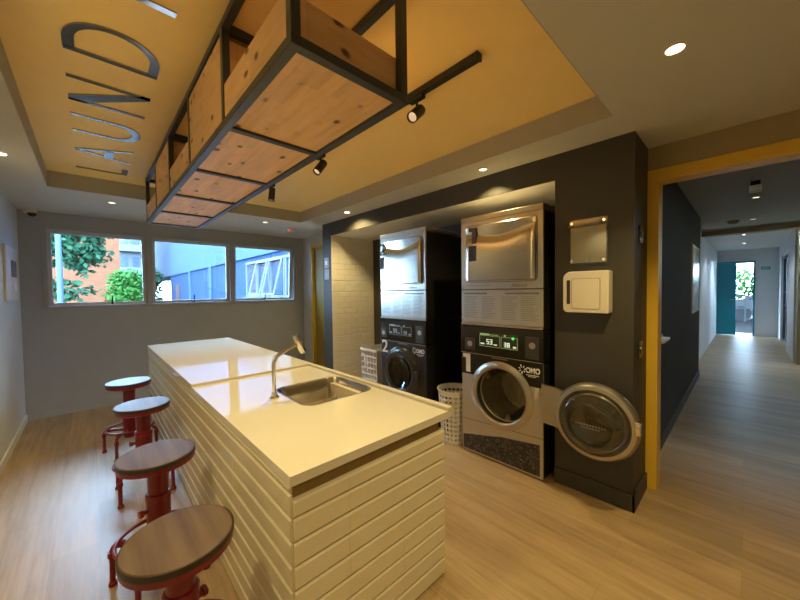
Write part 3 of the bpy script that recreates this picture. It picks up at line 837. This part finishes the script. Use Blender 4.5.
rad = lambda v: .122 + .028 * v
b = MB(); diamond_wall(b, lambda u, v: (bc[0] + rad(v) * math.cos(2 * PI * u), bc[1] + rad(v) * math.sin(2 * PI * u), .02 + .43 * v), 22, 10, .80)
b.obj('basket_body', M['basket'], t, solid=.004)
b = MB(); b.lathe([(.148, .44), (.150, .485), (.162, .488), (.164, .478), (.154, .474), (.153, .44)], (bc[0], bc[1], 0), n=48, close=True); b.obj('rim', M['basket'], t, True)
MB().lathe([(0, .0), (.122, 0), (.125, .024), (.118, .024), (.116, .008), (0, .008)], (bc[0], bc[1], 0), n=40).obj('basket_base', M['basket'], t, True)

hx0, hx1, hy0, hy1 = 2.47, 2.86, 3.03, 3.31
t = thing('laundry_hamper', 'tall rectangular white hamper with square holes, between washer 2 and the tiled cheek', 'laundry hamper', ((hx0 + hx1) / 2, (hy0 + hy1) / 2, 0))
b = MB()
H0, H1 = .03, .67
fl = lambda v: .012 * v
diamond_wall(b, lambda u, v: (hx0 - fl(v), hy1 + fl(v) - (hy1 - hy0 + 2 * fl(v)) * u, H0 + (H1 - H0) * v), 5, 9, .68, False)
diamond_wall(b, lambda u, v: (hx1 + fl(v), hy0 - fl(v) + (hy1 - hy0 + 2 * fl(v)) * u, H0 + (H1 - H0) * v), 5, 9, .68, False)
b.quad((hx0, hy0, H0), (hx1, hy0, H0), (hx1 + .012, hy0 - .012, H1), (hx0 - .012, hy0 - .012, H1)); b.quad((hx0, hy1, H0), (hx1, hy1, H0), (hx1 + .012, hy1 + .012, H1), (hx0 - .012, hy1 + .012, H1))
b.obj('hamper_body', M['basket'], t, solid=.004)
b = MB(); b.prism(rrect(hx0 - .03, hx1 + .03, hy0 - .03, hy1 + .03, .03, 5), FZ, .67, .695, [rrect(hx0 - .008, hx1 + .008, hy0 - .008, hy1 + .008, .02, 5)]); b.obj('rim', M['basket'], t)
MB().box(hx0, hx1, hy0, hy1, 0, .03, .004).obj('hamper_base', M['basket'], t)

# ------------------------------------------------------------------ things on the pillar
t = thing('soap_dispenser', 'white wall dispenser with rounded edge and dark slot, on the charcoal pillar', 'dispenser', (XW, .71, 1.24))
o_ = [(.858 - .05 * (1 - math.cos(a)) , 1.512 - .05 * (1 - math.sin(a))) for a in [PI / 2 - PI / 2 * k / 6 for k in range(7)]]
o_ += [(.858 - .03 * (1 - math.cos(a)), 1.24 + .03 * (1 - math.sin(a))) for a in [PI / 2 * k / 6 for k in range(7)]] + [(.592, 1.240), (.586, 1.246), (.586, 1.506), (.592, 1.512)]
b = MB(); b.prism(o_, FX, XW - .085, XW - .001)
o = b.obj('housing', M['white_plastic'], t, True)
md = o.modifiers.new('soft', 'BEVEL'); md.width = .016; md.segments = 3; md.limit_method = 'ANGLE'
MB().prism(rrect(.637, .800, 1.268, 1.462, .010, 4), FX, XW - .0885, XW - .084).obj('front_cover', M['white_plastic'], t)
b = MB(); b.prism(rrect(.633, .804, 1.264, 1.466, .012, 4), FX, XW - .0862, XW - .0848); b.obj('cover_seam', M['pale_ink'], t)
MB().prism(rrect(.812, .834, 1.296, 1.456, .004, 3), FX, XW - .0865, XW - .0845).obj('level_window', M['dark_slot'], t)
t = thing('acrylic_sign_holder', 'clear acrylic sign holder with steel standoffs above the white dispenser', 'sign holder', (XW, .73, 1.56))
MB().box(XW - .0165, XW - .0125, .612, .845, 1.562, 1.862, .001).obj('front_sheet', M['acrylic'], t)
MB().box(XW - .0105, XW - .0085, .622, .835, 1.572, 1.812).obj('backing_sheet', M['paper'], t)
for yy in (.632, .825):
    for zz in (1.585, 1.84): MB().cyl((XW - .022, yy, zz), (XW, yy, zz), .009, 14).obj('standoff', M['chrome'], t, True)
MB().box(XW - .020, XW - .0168, .715, .745, 1.572, 1.60, .002).obj('clip', M['pale_ink'], t)
for z, nm, lb in ((1.80, 'light_switch', 'upper wall switch plate with a pale button on the narrow dark pillar'), (1.64, 'light_switch', 'lower wall switch plate on the narrow dark pillar, beneath the other plate')):
    t = thing(nm, lb, 'light switch', (XW, 4.04, z), 'switch plates on the narrow pillar')
    MB().box(XW - .009, XW, 3.985, 4.105, z - .07, z + .075, .003).obj('plate', plain('grey_switch_plate', (.20, .21, .23), .35), t)
    b = MB(); b.box(XW - .014, XW - .008, 4.022, 4.068, z - .025, z + .03, .003); b.obj('rocker', M['white_plastic'] if z > 1.7 else M['pale_ink'], t)
# hinge-side latches on the pillar flank
for z, lb in ((1.74, 'upper dark square wall socket on the flank of the charcoal pillar'), (1.0, 'lower dark square wall socket on the flank of the charcoal pillar')):
    t = thing('wall_socket', lb, 'wall socket', (2.58, .474, z))
    MB().box(2.53, 2.63, .464, .474, z - .055, z + .055, .003).obj('plate', M['black_ring'], t)
    MB().cyl((2.58, .460, z), (2.58, .465, z), .02, 16).obj('socket_face', M['gloss_black'], t)
# intercom / electrical panel on the left wall
t = thing('intercom_panel', 'white wall panel with a grey screen on the pale wall beside the windows', 'intercom', (XL, 4.9, 1.35))
MB().box(XL, XL + .02, 4.55, 5.21, 1.352, 1.868, .005).obj('panel', M['white_plastic'], t)
MB().box(XL + .0205, XL + .027, 4.80, 5.06, 1.58, 1.74, .003).obj('screen', plain('grey_screen', (.20, .23, .28), .2), t)
MB().box(XL + .0205, XL + .03, 4.86, 5.02, 1.44, 1.53, .004).obj('keypad', M['white_ink'], t)
# dome camera
t = thing('security_camera', 'small white dome security camera in the corner above the windows', 'security camera', (-.455, YB - .06, ZC))
MB().lathe([(0, 0), (.055, 0), (.055, -.03), (.048, -.045), (0, -.045)], (-.455, YB - .075, ZC)).obj('mount', M['white_plastic'], t, True)
MB().lathe([(.036, -.044), (.034, -.06), (.02, -.078), (0, -.082)], (-.44, YB - .085, ZC)).obj('lens_dome', M['gloss_black'], t, True)
t = thing('smoke_detector', 'flat white smoke detector with a red light on the ceiling near the alcove', 'smoke detector', (2.229, 4.764, ZC))
MB().lathe([(0, 0), (.06, 0), (.06, -.018), (.045, -.032), (0, -.034)], (2.229, 4.764, ZC)).obj('housing', M['white_plastic'], t, True)
MB().cyl((2.19, 4.72, ZC - .020), (2.185, 4.715, ZC - .034), .009, 12).obj('indicator', emit('red_indicator', (1, .08, .05), 1.0), t)

# ------------------------------------------------------------------ hanging shelf
sx0, sx1 = .410, .850
ys = [.845, 1.465, 2.08, 2.695, 3.31, 3.93]
zb, B = 2.07, .030
t = thing('hanging_shelf', 'long hanging shelf of black metal frame and knotty pine boxes fixed under the mustard ceiling', 'shelf', ((sx0 + sx1) / 2, 2.4, zb))
for x in (sx0, sx1 - B):
    MB().box(x, x + B, ys[0], ys[-1], zb, zb + B, .002).obj('bottom_rail', M['metal_dark'], t)
    MB().box(x, x + B, ys[0], ys[-1], ZR - B - .001, ZR - .001, .002).obj('top_rail', M['metal_dark'], t)
for k, y in enumerate(ys):
    ya = y if k == 0 else (y - B if k == 5 else y - B / 2)
    MB().box(sx0 + B, sx1 - B, ya, ya + B, zb + .001, zb + B - .001).obj('bottom_crossbar', M['metal_dark'], t)
    MB().box(sx0 + B, sx1 - B, ya, ya + B, ZR - B, ZR - .002).obj('top_crossbar', M['metal_dark'], t)
    for x in (sx0, sx1 - B):
        MB().box(x + .001, x + B - .001, ya, ya + B, zb + B, ZR - B - .001).obj('post', M['metal_dark'], t)
for k in range(5):
    y0 = ys[k] + (B if k == 0 else B / 2) + .002; y1 = ys[k + 1] - (B if k == 4 else B / 2) - .002
    x0, x1 = sx0 + .004, sx1 - .004
    tall = k in (1, 3); zt = ZR - .045 if tall else 2.235
    MB().box(sx0 + B + .002, sx1 - B - .002, y0, y1, zb + .012, zb + B + .002).obj('bottom_board', M['pine'], t)
    bx = MB()
    bx.box(x0, x0 + .018, y0, y1, zb + B + .003, zt)
    bx.obj('side_board', M['pine'], t)
    MB().box(x1 - .018, x1, y0, y1, zb + B + .003, zt).obj('side_board', M['pine'], t)
    MB().box(x0 + .019, x1 - .019, y0, y0 + .018, zb + B + .003, zt).obj('end_board', M['pine_x'], t)
    MB().box(x0 + .019, x1 - .019, y1 - .018, y1, zb + B + .003, zt).obj('end_board', M['pine_x'], t)

# ------------------------------------------------------------------ ceiling lettering, one thing per letter
LZ0, LZ1 = ZR - .007, ZR - .0005
def stroke(mb, P, W):
    """flat ribbon of varying width W through 2-D points P"""
    L, R = [], []
    for i, p in enumerate(P):
        p = Vector(p); a = Vector(P[max(i - 1, 0)]); c = Vector(P[min(i + 1, len(P) - 1)]); d = (c - a).normalized(); n = Vector((-d.y, d.x))
        w = (W[i] if isinstance(W, (list, tuple)) else W) / 2
        L.append(p + n * w); R.append(p - n * w)
    for i in range(len(P) - 1):
        mb.prism([tuple(q) for q in (L[i], L[i + 1], R[i + 1], R[i])], FZ, LZ0, LZ1)
    return mb
XT, XB = -.056, .276
def ell(cx, cy, rx, ry, a0, a1, n=18):
    return [(cx + rx * math.cos(a0 + (a1 - a0) * k / n), cy + ry * math.sin(a0 + (a1 - a0) * k / n)) for k in range(n + 1)]
LT = {}
b = MB(); b.box(XT, XB, 3.89, 3.915, LZ0, LZ1); b.box(XB - .042, XB, 3.755, 3.89, LZ0, LZ1); LT['L'] = b
b = MB(); stroke(b, [(XT + .01, 3.43), (XB, 3.26)], .026); stroke(b, [(XT + .01, 3.43), (XB, 3.56)], .026); b.prism([(.11, 3.35), (.165, 3.32), (.165, 3.51), (.11, 3.48)], FZ, LZ0, LZ1); LT['A'] = b
b = MB(); P = [(XT, 3.045), (.13, 3.045)] + ell(.15, 2.915, .113, .13, PI / 2, -PI / 2) + [(.13, 2.785), (XT, 2.785)]
b = stroke(MB(), P, [.024, .024] + [.024 + .024 * math.sin(PI * k / 18) for k in range(19)] + [.024, .024]); LT['U'] = b
b = MB(); b.box(XT, XB, 2.30, 2.325, LZ0, LZ1); b.box(XT, XB, 2.56, 2.585, LZ0, LZ1); b.prism([(XT, 2.585), (XT + .06, 2.585), (XB, 2.325), (XB, 2.30), (XB - .04, 2.30), (XT, 2.53)], FZ, LZ0, LZ1); LT['N'] = b
P = [(-.038, 2.045), (-.038, 1.985)] + ell(.109, 1.965, .147, .15, PI, 2 * PI, 24) + [(.256, 1.985), (.256, 2.045)]
b = stroke(MB(), P, [.038, .038] + [.038 - .012 * math.sin(PI * k / 24) for k in range(25)] + [.038, .038]); b.box(XT, XB, 2.04, 2.068, LZ0, LZ1); LT['D'] = b
P = [(-.038, 1.545), (-.038, 1.44)] + ell(.03, 1.43, .068, .12, PI, 2 * PI, 16) + [(.098, 1.44), (.098, 1.545)]
b = stroke(MB(), P, .034); b.box(XT, XB, 1.53, 1.558, LZ0, LZ1); stroke(b, [(.10, 1.44), (XB, 1.30)], .034); LT['R'] = b
b = MB(); stroke(b, [(XT, 1.08), (.12, .955)], .03); stroke(b, [(XT, .83), (.12, .955)], .03); b.box(.11, XB, .94, .97, LZ0, LZ1); LT['Y'] = b
for ch, b in LT.items():
    tag(b.obj('ceiling_letter', M['letter']), 'shiny dark grey letter %s of the word on the mustard ceiling' % ch, 'letter', 'letters of the ceiling sign')

# ------------------------------------------------------------------ lamps
def spot(name, loc, target, power, angle, blend, col, size, parent):
    l = bpy.data.lights.new(name, 'SPOT'); l.energy = power; l.spot_size = math.radians(angle); l.spot_blend = blend
    l.color = col; l.shadow_soft_size = size
    o = bpy.data.objects.new(name, l); COL.objects.link(o)
    d = (Vector(target) - Vector(loc)).normalized()
    o.rotation_euler = d.to_track_quat('-Z', 'Y').to_euler(); o.location = Vector(loc) - world_loc(parent); o.parent = parent
    return o
WARM = (1.0, .75, .32)
WARM2 = (1.0, .77, .34)
def downlight(x, y, z, label, power, lit=True, col=WARM, r=.038, group='recessed downlights', face=None, angle=120, aim=(0, 0)):
    t = thing('recessed_downlight', label, 'downlight', (x, y, z), group)
    MB().lathe([(r * .78, -.001), (r, -.001), (r * 1.02, -.004), (r * .80, -.007)], (x, y, z), n=32, close=True).obj('trim_ring', M['white_plastic'], t, True)
    MB().lathe([(0, -.002), (r * .78, -.002), (r * .78, -.0035), (0, -.0035)], (x, y, z), n=28).obj('lamp_face', face or (M['lamp'] if lit else M['lamp_dim']), t)
    if power: spot('downlight_glow', (x, y, z - .02), (x + aim[0], y + aim[1], 0), power, angle, .7, col, .035 if lit else .010, t)
    return t
downlight(1.714, .206, ZC, 'brightly lit recessed downlight alone in the soffit nearest the camera', 34)
downlight(2.274, 1.435, ZC, 'recessed downlight in the soffit in front of dryer 1', 16, False)
downlight(2.259, 3.292, ZC, 'brightly lit recessed downlight shining on the dark band near the tiled niche cheek', 26, angle=150)
downlight(.191, 4.513, ZC, 'recessed downlight in the soffit above the first window pane', 4, False)
downlight(1.740, 4.468, ZC, 'recessed downlight in the soffit near the last window pane', 4, False)
downlight(-.408, 3.419, ZC, 'brightly lit recessed downlight close to the pale wall, half out of frame', 10)

tk = thing('lighting_track', 'straight black lighting track across the mustard ceiling, carrying three spotlights', 'lighting track', (1.328, 2.4, ZR))
MB().box(1.310, 1.346, .86, 4.10, ZR - .034, ZR - .001, .002).obj('rail', M['track'], tk)
MB().box(1.308, 1.348, .853, .862, ZR - .036, ZR - .001, .001).obj('end_cap', M['track'], tk)
def track_spot(y, target, label, power):
    x = 1.328; zt = ZR - .034
    t = thing('track_spotlight', label, 'spotlight', (x, y, zt), 'spotlights on the track')
    MB().box(x - .016, x + .016, y - .05, y + .05, zt - .022, zt, .003).obj('adapter', M['track'], t)
    p = Vector((x, y, zt - .085)); d = Vector(target).normalized(); target = p + d
    MB().cyl((x, y, zt - .022), (x, y, zt - .075), .007, 10).obj('stem', M['track'], t, True)
    b = MB(); b.lathe([(0, -.055), (.026, -.055), (.030, -.048), (.030, .070), (.026, .070), (.024, .058), (.0, .056)], p, d, 28); h = b.obj('lamp_head', M['track'], t, True)
    MB().lathe([(0, .060), (.0235, .060), (.0235, .0575), (0, .0575)], p, d, 24).obj('lens', M['lamp_lens'], h)
    spot('track_beam', p + d * .075, target, power, 115, .9, WARM2, .006, t)
    return t
track_spot(1.25, (-.74, -.15, -.66), 'black cylindrical track spotlight nearest the free end of the track, tilted over the island', 20)
track_spot(2.28, (-.60, -.10, -.78), 'middle black track spotlight of the three, tilted towards the sink', 24)
track_spot(3.22, (-.12, 0, -1), 'black track spotlight hanging straight down, closest to the windows', 22)
# out of view: lamp beside the stools; rear lamps are added warm fill
downlight(-.408, 1.40, ZC, 'recessed downlight close to the pale wall beside the stools', 30)
downlight(.20, -.60, ZC, 'added unseen fill downlight in the soffit behind the camera by the pale wall', 26)
downlight(1.714, -1.5, ZC, 'added unseen fill downlight in the soffit at the rear of the room', 22)

# ------------------------------------------------------------------ corridor things
COOL = (.75, .87, 1.0)
downlight(5.79, -.065, ZK, 'recessed downlight in the grey corridor ceiling next to the white motion sensor', 3, False, WARM2)
downlight(7.63, -.06, ZK, 'second recessed downlight along the grey corridor ceiling', 3, False, WARM2)
downlight(9.6, .05, ZK - .015, 'recessed downlight in the pale corridor ceiling just past the beam', 14, False, COOL, face=M['lamp_cool'])
downlight(11.6, .05, ZK - .015, 'recessed downlight in the pale corridor ceiling above the teal door', 18, False, COOL, face=M['lamp_cool'])
t = thing('motion_sensor', 'small white box sensor with dark mount on the grey corridor ceiling', 'motion sensor', (4.94, -.05, ZK))
MB().box(4.88, 5.0, -.085, -.015, ZK - .05, ZK, .004).obj('mount', M['gloss_black'], t)
MB().box(4.86, 4.95, -.095, -.005, ZK - .11, ZK - .045, .012).obj('sensor_head', M['white_plastic'], t)
t = thing('ceiling_detector', 'round beige detector on the corridor ceiling in front of the beam', 'smoke detector', (7.6, .16, ZK))
MB().lathe([(0, 0), (.07, 0), (.07, -.02), (.045, -.045), (0, -.05)], (7.6, .16, ZK)).obj('housing', M['terrace_ceiling'], t, True)
t = thing('wall_poster', 'tall pale framed poster on the dark corridor wall', 'poster', (6.1, .5, 1.05))
MB().box(5.68, 6.52, .482, .4995, 1.05, 1.96, .003).obj('frame', M['white_plastic'], t)
MB().box(5.72, 6.48, .479, .4835, 1.09, 1.92).obj('print', M['poster'], t)
t = thing('wall_bracket', 'small white bracket on the dark corridor wall just inside the yellow doorway', 'bracket', (3.4, .5, .96))
MB().box(3.25, 3.60, .492, .4995, .93, .995, .003).obj('plate', M['white_plastic'], t)
MB().box(3.27, 3.58, .440, .4925, .955, .975, .004).obj('lip', M['white_plastic'], t)
t = thing('exit_sign', 'small green exit sign on the pale wall beside the teal door', 'sign', (13.5, -.36, 1.86))
MB().box(13.485, 13.499, -.445, -.275, 1.855, 1.935, .002).obj('plate', M['exit_green'], t)
text_mesh('EXIT', 'sign_lettering', M['white_ink'], t, .04, lambda u, v, d: (13.4845 - d, -.30 - u, 1.875 + v), .002, .12)

# ------------------------------------------------------------------ outside the windows
struct(MB().box(-40, 60, YB + .2, 90, -.5, -.35).obj('ground', M['ground']))
struct(MB().box(14.25, 60, -30, YB + .19, -.5, -.1).obj('ground_terrace', M['ground']))
struct(MB().box(3.0, 14.2, -12, YR - .21, -.5, -.1).obj('ground_court', M['ground']))
MB_ = MB
def leaves(name, mat, parent, blobs, n, size, seed):
    rnd = random.Random(seed); b = MB()
    tot = sum(q[3] * q[4] * q[5] for q in blobs)
    for (cx, cy, cz, rx, ry, rz) in blobs:
        for _ in range(int(n * rx * ry * rz / tot)):
            while True:
                u = Vector((rnd.uniform(-1, 1), rnd.uniform(-1, 1), rnd.uniform(-1, 1)))
                if .25 < u.length < 1: break
            p = Vector((cx + u.x * rx, cy + u.y * ry, cz + u.z * rz))
            d = Vector((rnd.gauss(0, 1), rnd.gauss(0, 1), rnd.gauss(0, .6) - .4)).normalized(); w = d.orthogonal().normalized()
            w = (Matrix.Rotation(rnd.uniform(0, 6.28), 3, d) @ w)
            L = size * rnd.uniform(.7, 1.3); W = L * .32
            b.quad(p, p + d * L * .45 + w * W, p + d * L, p + d * L * .45 - w * W)
    return b.obj(name, mat, parent)
t = thing('leafy_tree', 'dark green tree whose branches hang in front of the orange brick building', 'tree', (-1.6, 10.2, -.35))
b = MB(); b.tube([(-1.6, 10.2, -.35), (-1.55, 10.2, 1.2), (-1.45, 10.15, 2.6), (-1.0, 10.1, 3.6)], [.14, .12, .10, .06], 10)
b.tube([(-1.5, 10.15, 2.2), (-.9, 10.0, 2.55), (-.3, 10.0, 2.5), (.2, 10, 2.35)], [.06, .04, .03, .012], 8); b.tube([(-1.55, 10.2, 1.2), (-.9, 10.1, 1.55), (-.3, 10.0, 1.5), (.0, 10, 1.45)], [.05, .03, .02, .01], 8)
b.obj('trunk', M['bark'], t, True)
leaves('foliage', M['leaf_a'], t, [(-.25, 10, 2.40, .52, .5, .42), (.14, 10.1, 2.30, .24, .3, .32), (-.10, 10.2, 2.0, .18, .3, .16), (-.9, 10.1, 2.7, .7, .6, .5), (-.2, 10.0, 3.1, .9, .8, .5), (-1.4, 10.2, 3.4, 1.2, 1.0, .8), (-.46, 10, 1.52, .34, .3, .30), (-.05, 10, 1.48, .20, .25, .10), (-1.0, 10.1, 1.6, .5, .4, .35)], 11000, .13, 3)
t = thing('bushy_tree', 'bright green bushy tree in front of the white apartment tower', 'tree', (.85, 13.2, -.35))
b = MB(); b.tube([(.85, 13.2, -.35), (.85, 13.2, 1.0), (.9, 13.2, 1.7)], [.09, .07, .03], 10); b.obj('trunk', M['bark'], t, True)
leaves('foliage', M['leaf_b'], t, [(.85, 13.2, 1.75, .45, .45, .45), (.62, 13.1, 1.35, .30, .35, .25), (1.1, 13.3, 1.45, .35, .35, .45), (.85, 13.2, 1.0, .5, .5, .45)], 2600, .12, 5)
t = thing('lamp_post', 'slim pale grey lamp post outside the first window', 'lamp post', (-.375, 8.2, -.35))
MB().lathe([(0, 0), (.07, 0), (.07, .03), (.045, .05), (.042, .3), (.036, 5.6), (0, 5.6)], (-.375, 8.2, -.35), n=18).obj('pole', M['post'], t, True)
MB().tube([(-.375, 8.2, 5.1), (-.375, 8.0, 5.35), (-.375, 7.4, 5.45)], .02, 8).obj('arm', M['post'], t, True)
MB().box(-.43, -.32, 7.1, 7.45, 5.40, 5.47, .02).obj('lantern', M['post'], t)
t = thing('slender_tree', 'green tree in the gap left of the pale blue wing, outside the second window', 'tree', (2.75, 24, -.35))
MB().tube([(2.75, 24, -.35), (2.75, 24, 1.2), (2.8, 24, 2.2)], [.09, .07, .03], 8).obj('trunk', M['bark'], t, True)
leaves('foliage', M['leaf_a'], t, [(2.75, 24.2, 1.6, .5, .5, 1.0), (2.65, 24, 2.3, .55, .5, .6), (2.9, 24, .6, .5, .5, .6)], 1800, .16, 12)
t = thing('brick_building', 'orange brick building seen behind the dark green tree', 'building', (-2.5, 24, -.35))
MB().box(-9, 1.15, 22, 30, -.35, 9).obj('wall', M['brick'], t)
b = MB()
for z in (.7, 3.4, 6.1):
    for x in (-7.5, -5.2, -2.9):
        b.box(x, x + 1.2, 21.96, 22.0, z + .6, z + 1.9)
b.obj('window', M['wing_glass'], t)
MB().box(-9.1, 1.25, 21.9, 30, 9, 9.3).obj('roof', M['bldg_white'], t)
t = thing('apartment_tower', 'white apartment tower far behind the bright green tree', 'building', (3, 46, -.35))
MB().box(2.1, 5.2, 45, 52, -.35, 16).obj('wall', M['bldg_white'], t)
for k in range(6):
    z = 1.2 + k * 2.4
    MB().box(2.25, 5.0, 44.4, 45, z - .1, z + .6, .02).obj('balcony', M['white_frame'], t)
    b = MB()
    for x in (2.4, 3.4, 4.3): b.box(x, x + .6, 44.97, 45.0, z + .65, z + 1.75)
    b.obj('window', M['wing_glass'], t)
MB().box(2.0, 5.3, 44.9, 52, 16, 16.4).obj('roof', M['bldg_white'], t)
# neighbouring wing of the block, seen through the second and third window
t = thing('neighbouring_wing', 'pale blue wing of the block with white awning windows, outside the second and third windows', 'building', (4.5, 15, -.35))
MB().box(3.40, 8, 6.3, 33, 2.42, 9).obj('upper_wall', M['wing_upper'], t)
MB().box(3.46, 8, 6.3, 23.3, -.35, 2.42).obj('lower_wall', M['wing_lower'], t)
b = MB()
for y in (14.2, 17.8): b.box(3.40, 3.46, y, y + .35, -.35, 2.42)
b.obj('pilaster', M['wing_upper'], t)
MB().box(3.425, 3.458, 20.6, 21.6, -.35, 1.9).obj('side_door', plain('rust_door', (.03, .011, .008), .6), t)
for k, y in enumerate((6.75, 7.65, 8.55, 9.45)):
    f = MB(); 
    f.box(3.405, 3.458, y, y + .06, 1.27, 2.29); f.box(3.405, 3.458, y + .80, y + .86, 1.27, 2.29); f.box(3.405, 3.458, y + .06, y + .80, 2.23, 2.29); f.box(3.405, 3.458, y + .06, y + .80, 1.27, 1.33)
    f = f.obj('window', M['white_frame'], t)
    MB().box(3.445, 3.455, y + .06, y + .80, 1.33, 2.23).obj('pane', M['wing_glass'], f)
    if k in (1, 2):
        s_ = MB(); s_.T = Matrix.Translation((3.40, 0, 2.26)) @ Matrix.Rotation(math.radians(14), 4, 'Y') @ Matrix.Translation((-3.40, 0, -2.26))
        for q in ((y + .03, y + .08, 1.30, 2.25), (y + .78, y + .83, 1.30, 2.25), (y + .08, y + .78, 1.30, 1.35), (y + .08, y + .78, 2.20, 2.25)): s_.box(3.375, 3.40, *q)
        s_.obj('open_sash', M['white_frame'], f)
MB().box(3.36, 3.46, 6.6, 10.5, 1.20, 1.26).obj('sill', M['white_frame'], t)

struct(MB().box(9.0, 14.2, -3.2, -3.0, -.5, 5).obj('wall_court_light_block', M['bldg_white']))  # added wall that holds daylight back from the glazed corridor doors
# outside the corridor end
struct(MB().box(14.3, 24, -6, 6, 2.55, 2.8).obj('ceiling_terrace', M['terrace_ceiling']))
t = thing('terrace_railing', 'pale metal railing across the terrace beyond the teal door', 'railing', (20, 0, -.1))
for z in (.45, .95): MB().box(19.98, 20.02, -4, 4, z, z + .05).obj('rail', M['white_frame'], t)
for k in range(9): MB().box(19.975, 20.025, -4 + k, -3.95 + k, -.1, 1.0).obj('post', M['white_frame'], t)
t = thing('hedge', 'green hedge growing beyond the terrace railing', 'hedge', (25.5, 0, -.1))
MB().tube([(25.5, -1, -.1), (25.5, -1, 1.2)], .05, 8).obj('stem', M['bark'], t)
leaves('foliage', M['leaf_b'], t, [(25.5, .6, 1.4, .7, 1.6, 1.1), (25.8, -1.6, 1.3, .7, 1.4, 1.0), (25.5, 2.6, 1.4, .7, 1.4, 1.2)], 2600, .22, 9)
t = thing('parked_car', 'white car parked beyond the terrace, seen past the teal door', 'car', (21.4, .0, -.1))
prof = [(-2.0, .25), (-2.0, .62), (-1.85, .78), (-1.1, .88), (-.6, 1.28), (.7, 1.32), (1.3, .95), (1.9, .85), (2.05, .6), (2.05, .25)]
MB().prism(prof, lambda a, c, d: (d, a - 1.2, c - .1), 20.6, 22.2).obj('body', M['car'], t)
MB().prism([(-1.0, .9), (-.56, 1.23), (.66, 1.26), (1.15, .92)], lambda a, c, d: (d, a - 1.2, c - .1), 20.58, 20.602).obj('window', M['car_glass'], t)
for a in (-1.3, 1.35): MB().cyl((20.56, a - 1.2, .22), (20.8, a - 1.2, .22), .32, 24).obj('wheel', M['tyre'], t, True)

# ------------------------------------------------------------------ sky
w = bpy.data.worlds.new('overcast_sky'); S.world = w; w.use_nodes = True
bg = w.node_tree.nodes['Background']; bg.inputs[0].default_value = (.46, .71, 1.0, 1); bg.inputs[1].default_value = 26.0

# ------------------------------------------------------------------ camera
cam = bpy.data.cameras.new('camera'); co = bpy.data.objects.new('camera', cam); COL.objects.link(co)
fw = Vector((.68671552, .72637587, -.02828231)); rt = Vector((.72635731, -.68719753, -.01283001)); up = Vector((.02875495, .0117325, .99951763))
mw = Matrix((rt, up, -fw)).transposed().to_4x4(); mw.translation = (0, 0, 1.4); co.matrix_world = mw
cam.sensor_width = 36; cam.lens = 327.53 / 800 * 36; cam.clip_start = .02; cam.clip_end = 300
S.camera = co
S.view_settings.view_transform = 'Standard'; S.view_settings.look = 'None'; S.view_settings.gamma = 1; S.view_settings.use_curve_mapping = False
S.view_settings.exposure = 1.22
S.cycles.use_denoising = True
S.cycles.max_bounces = 10; S.cycles.diffuse_bounces = 5; S.cycles.glossy_bounces = 5; S.cycles.transparent_max_bounces = 12
S.cycles.sample_clamp_indirect = 4; S.cycles.blur_glossy = .5
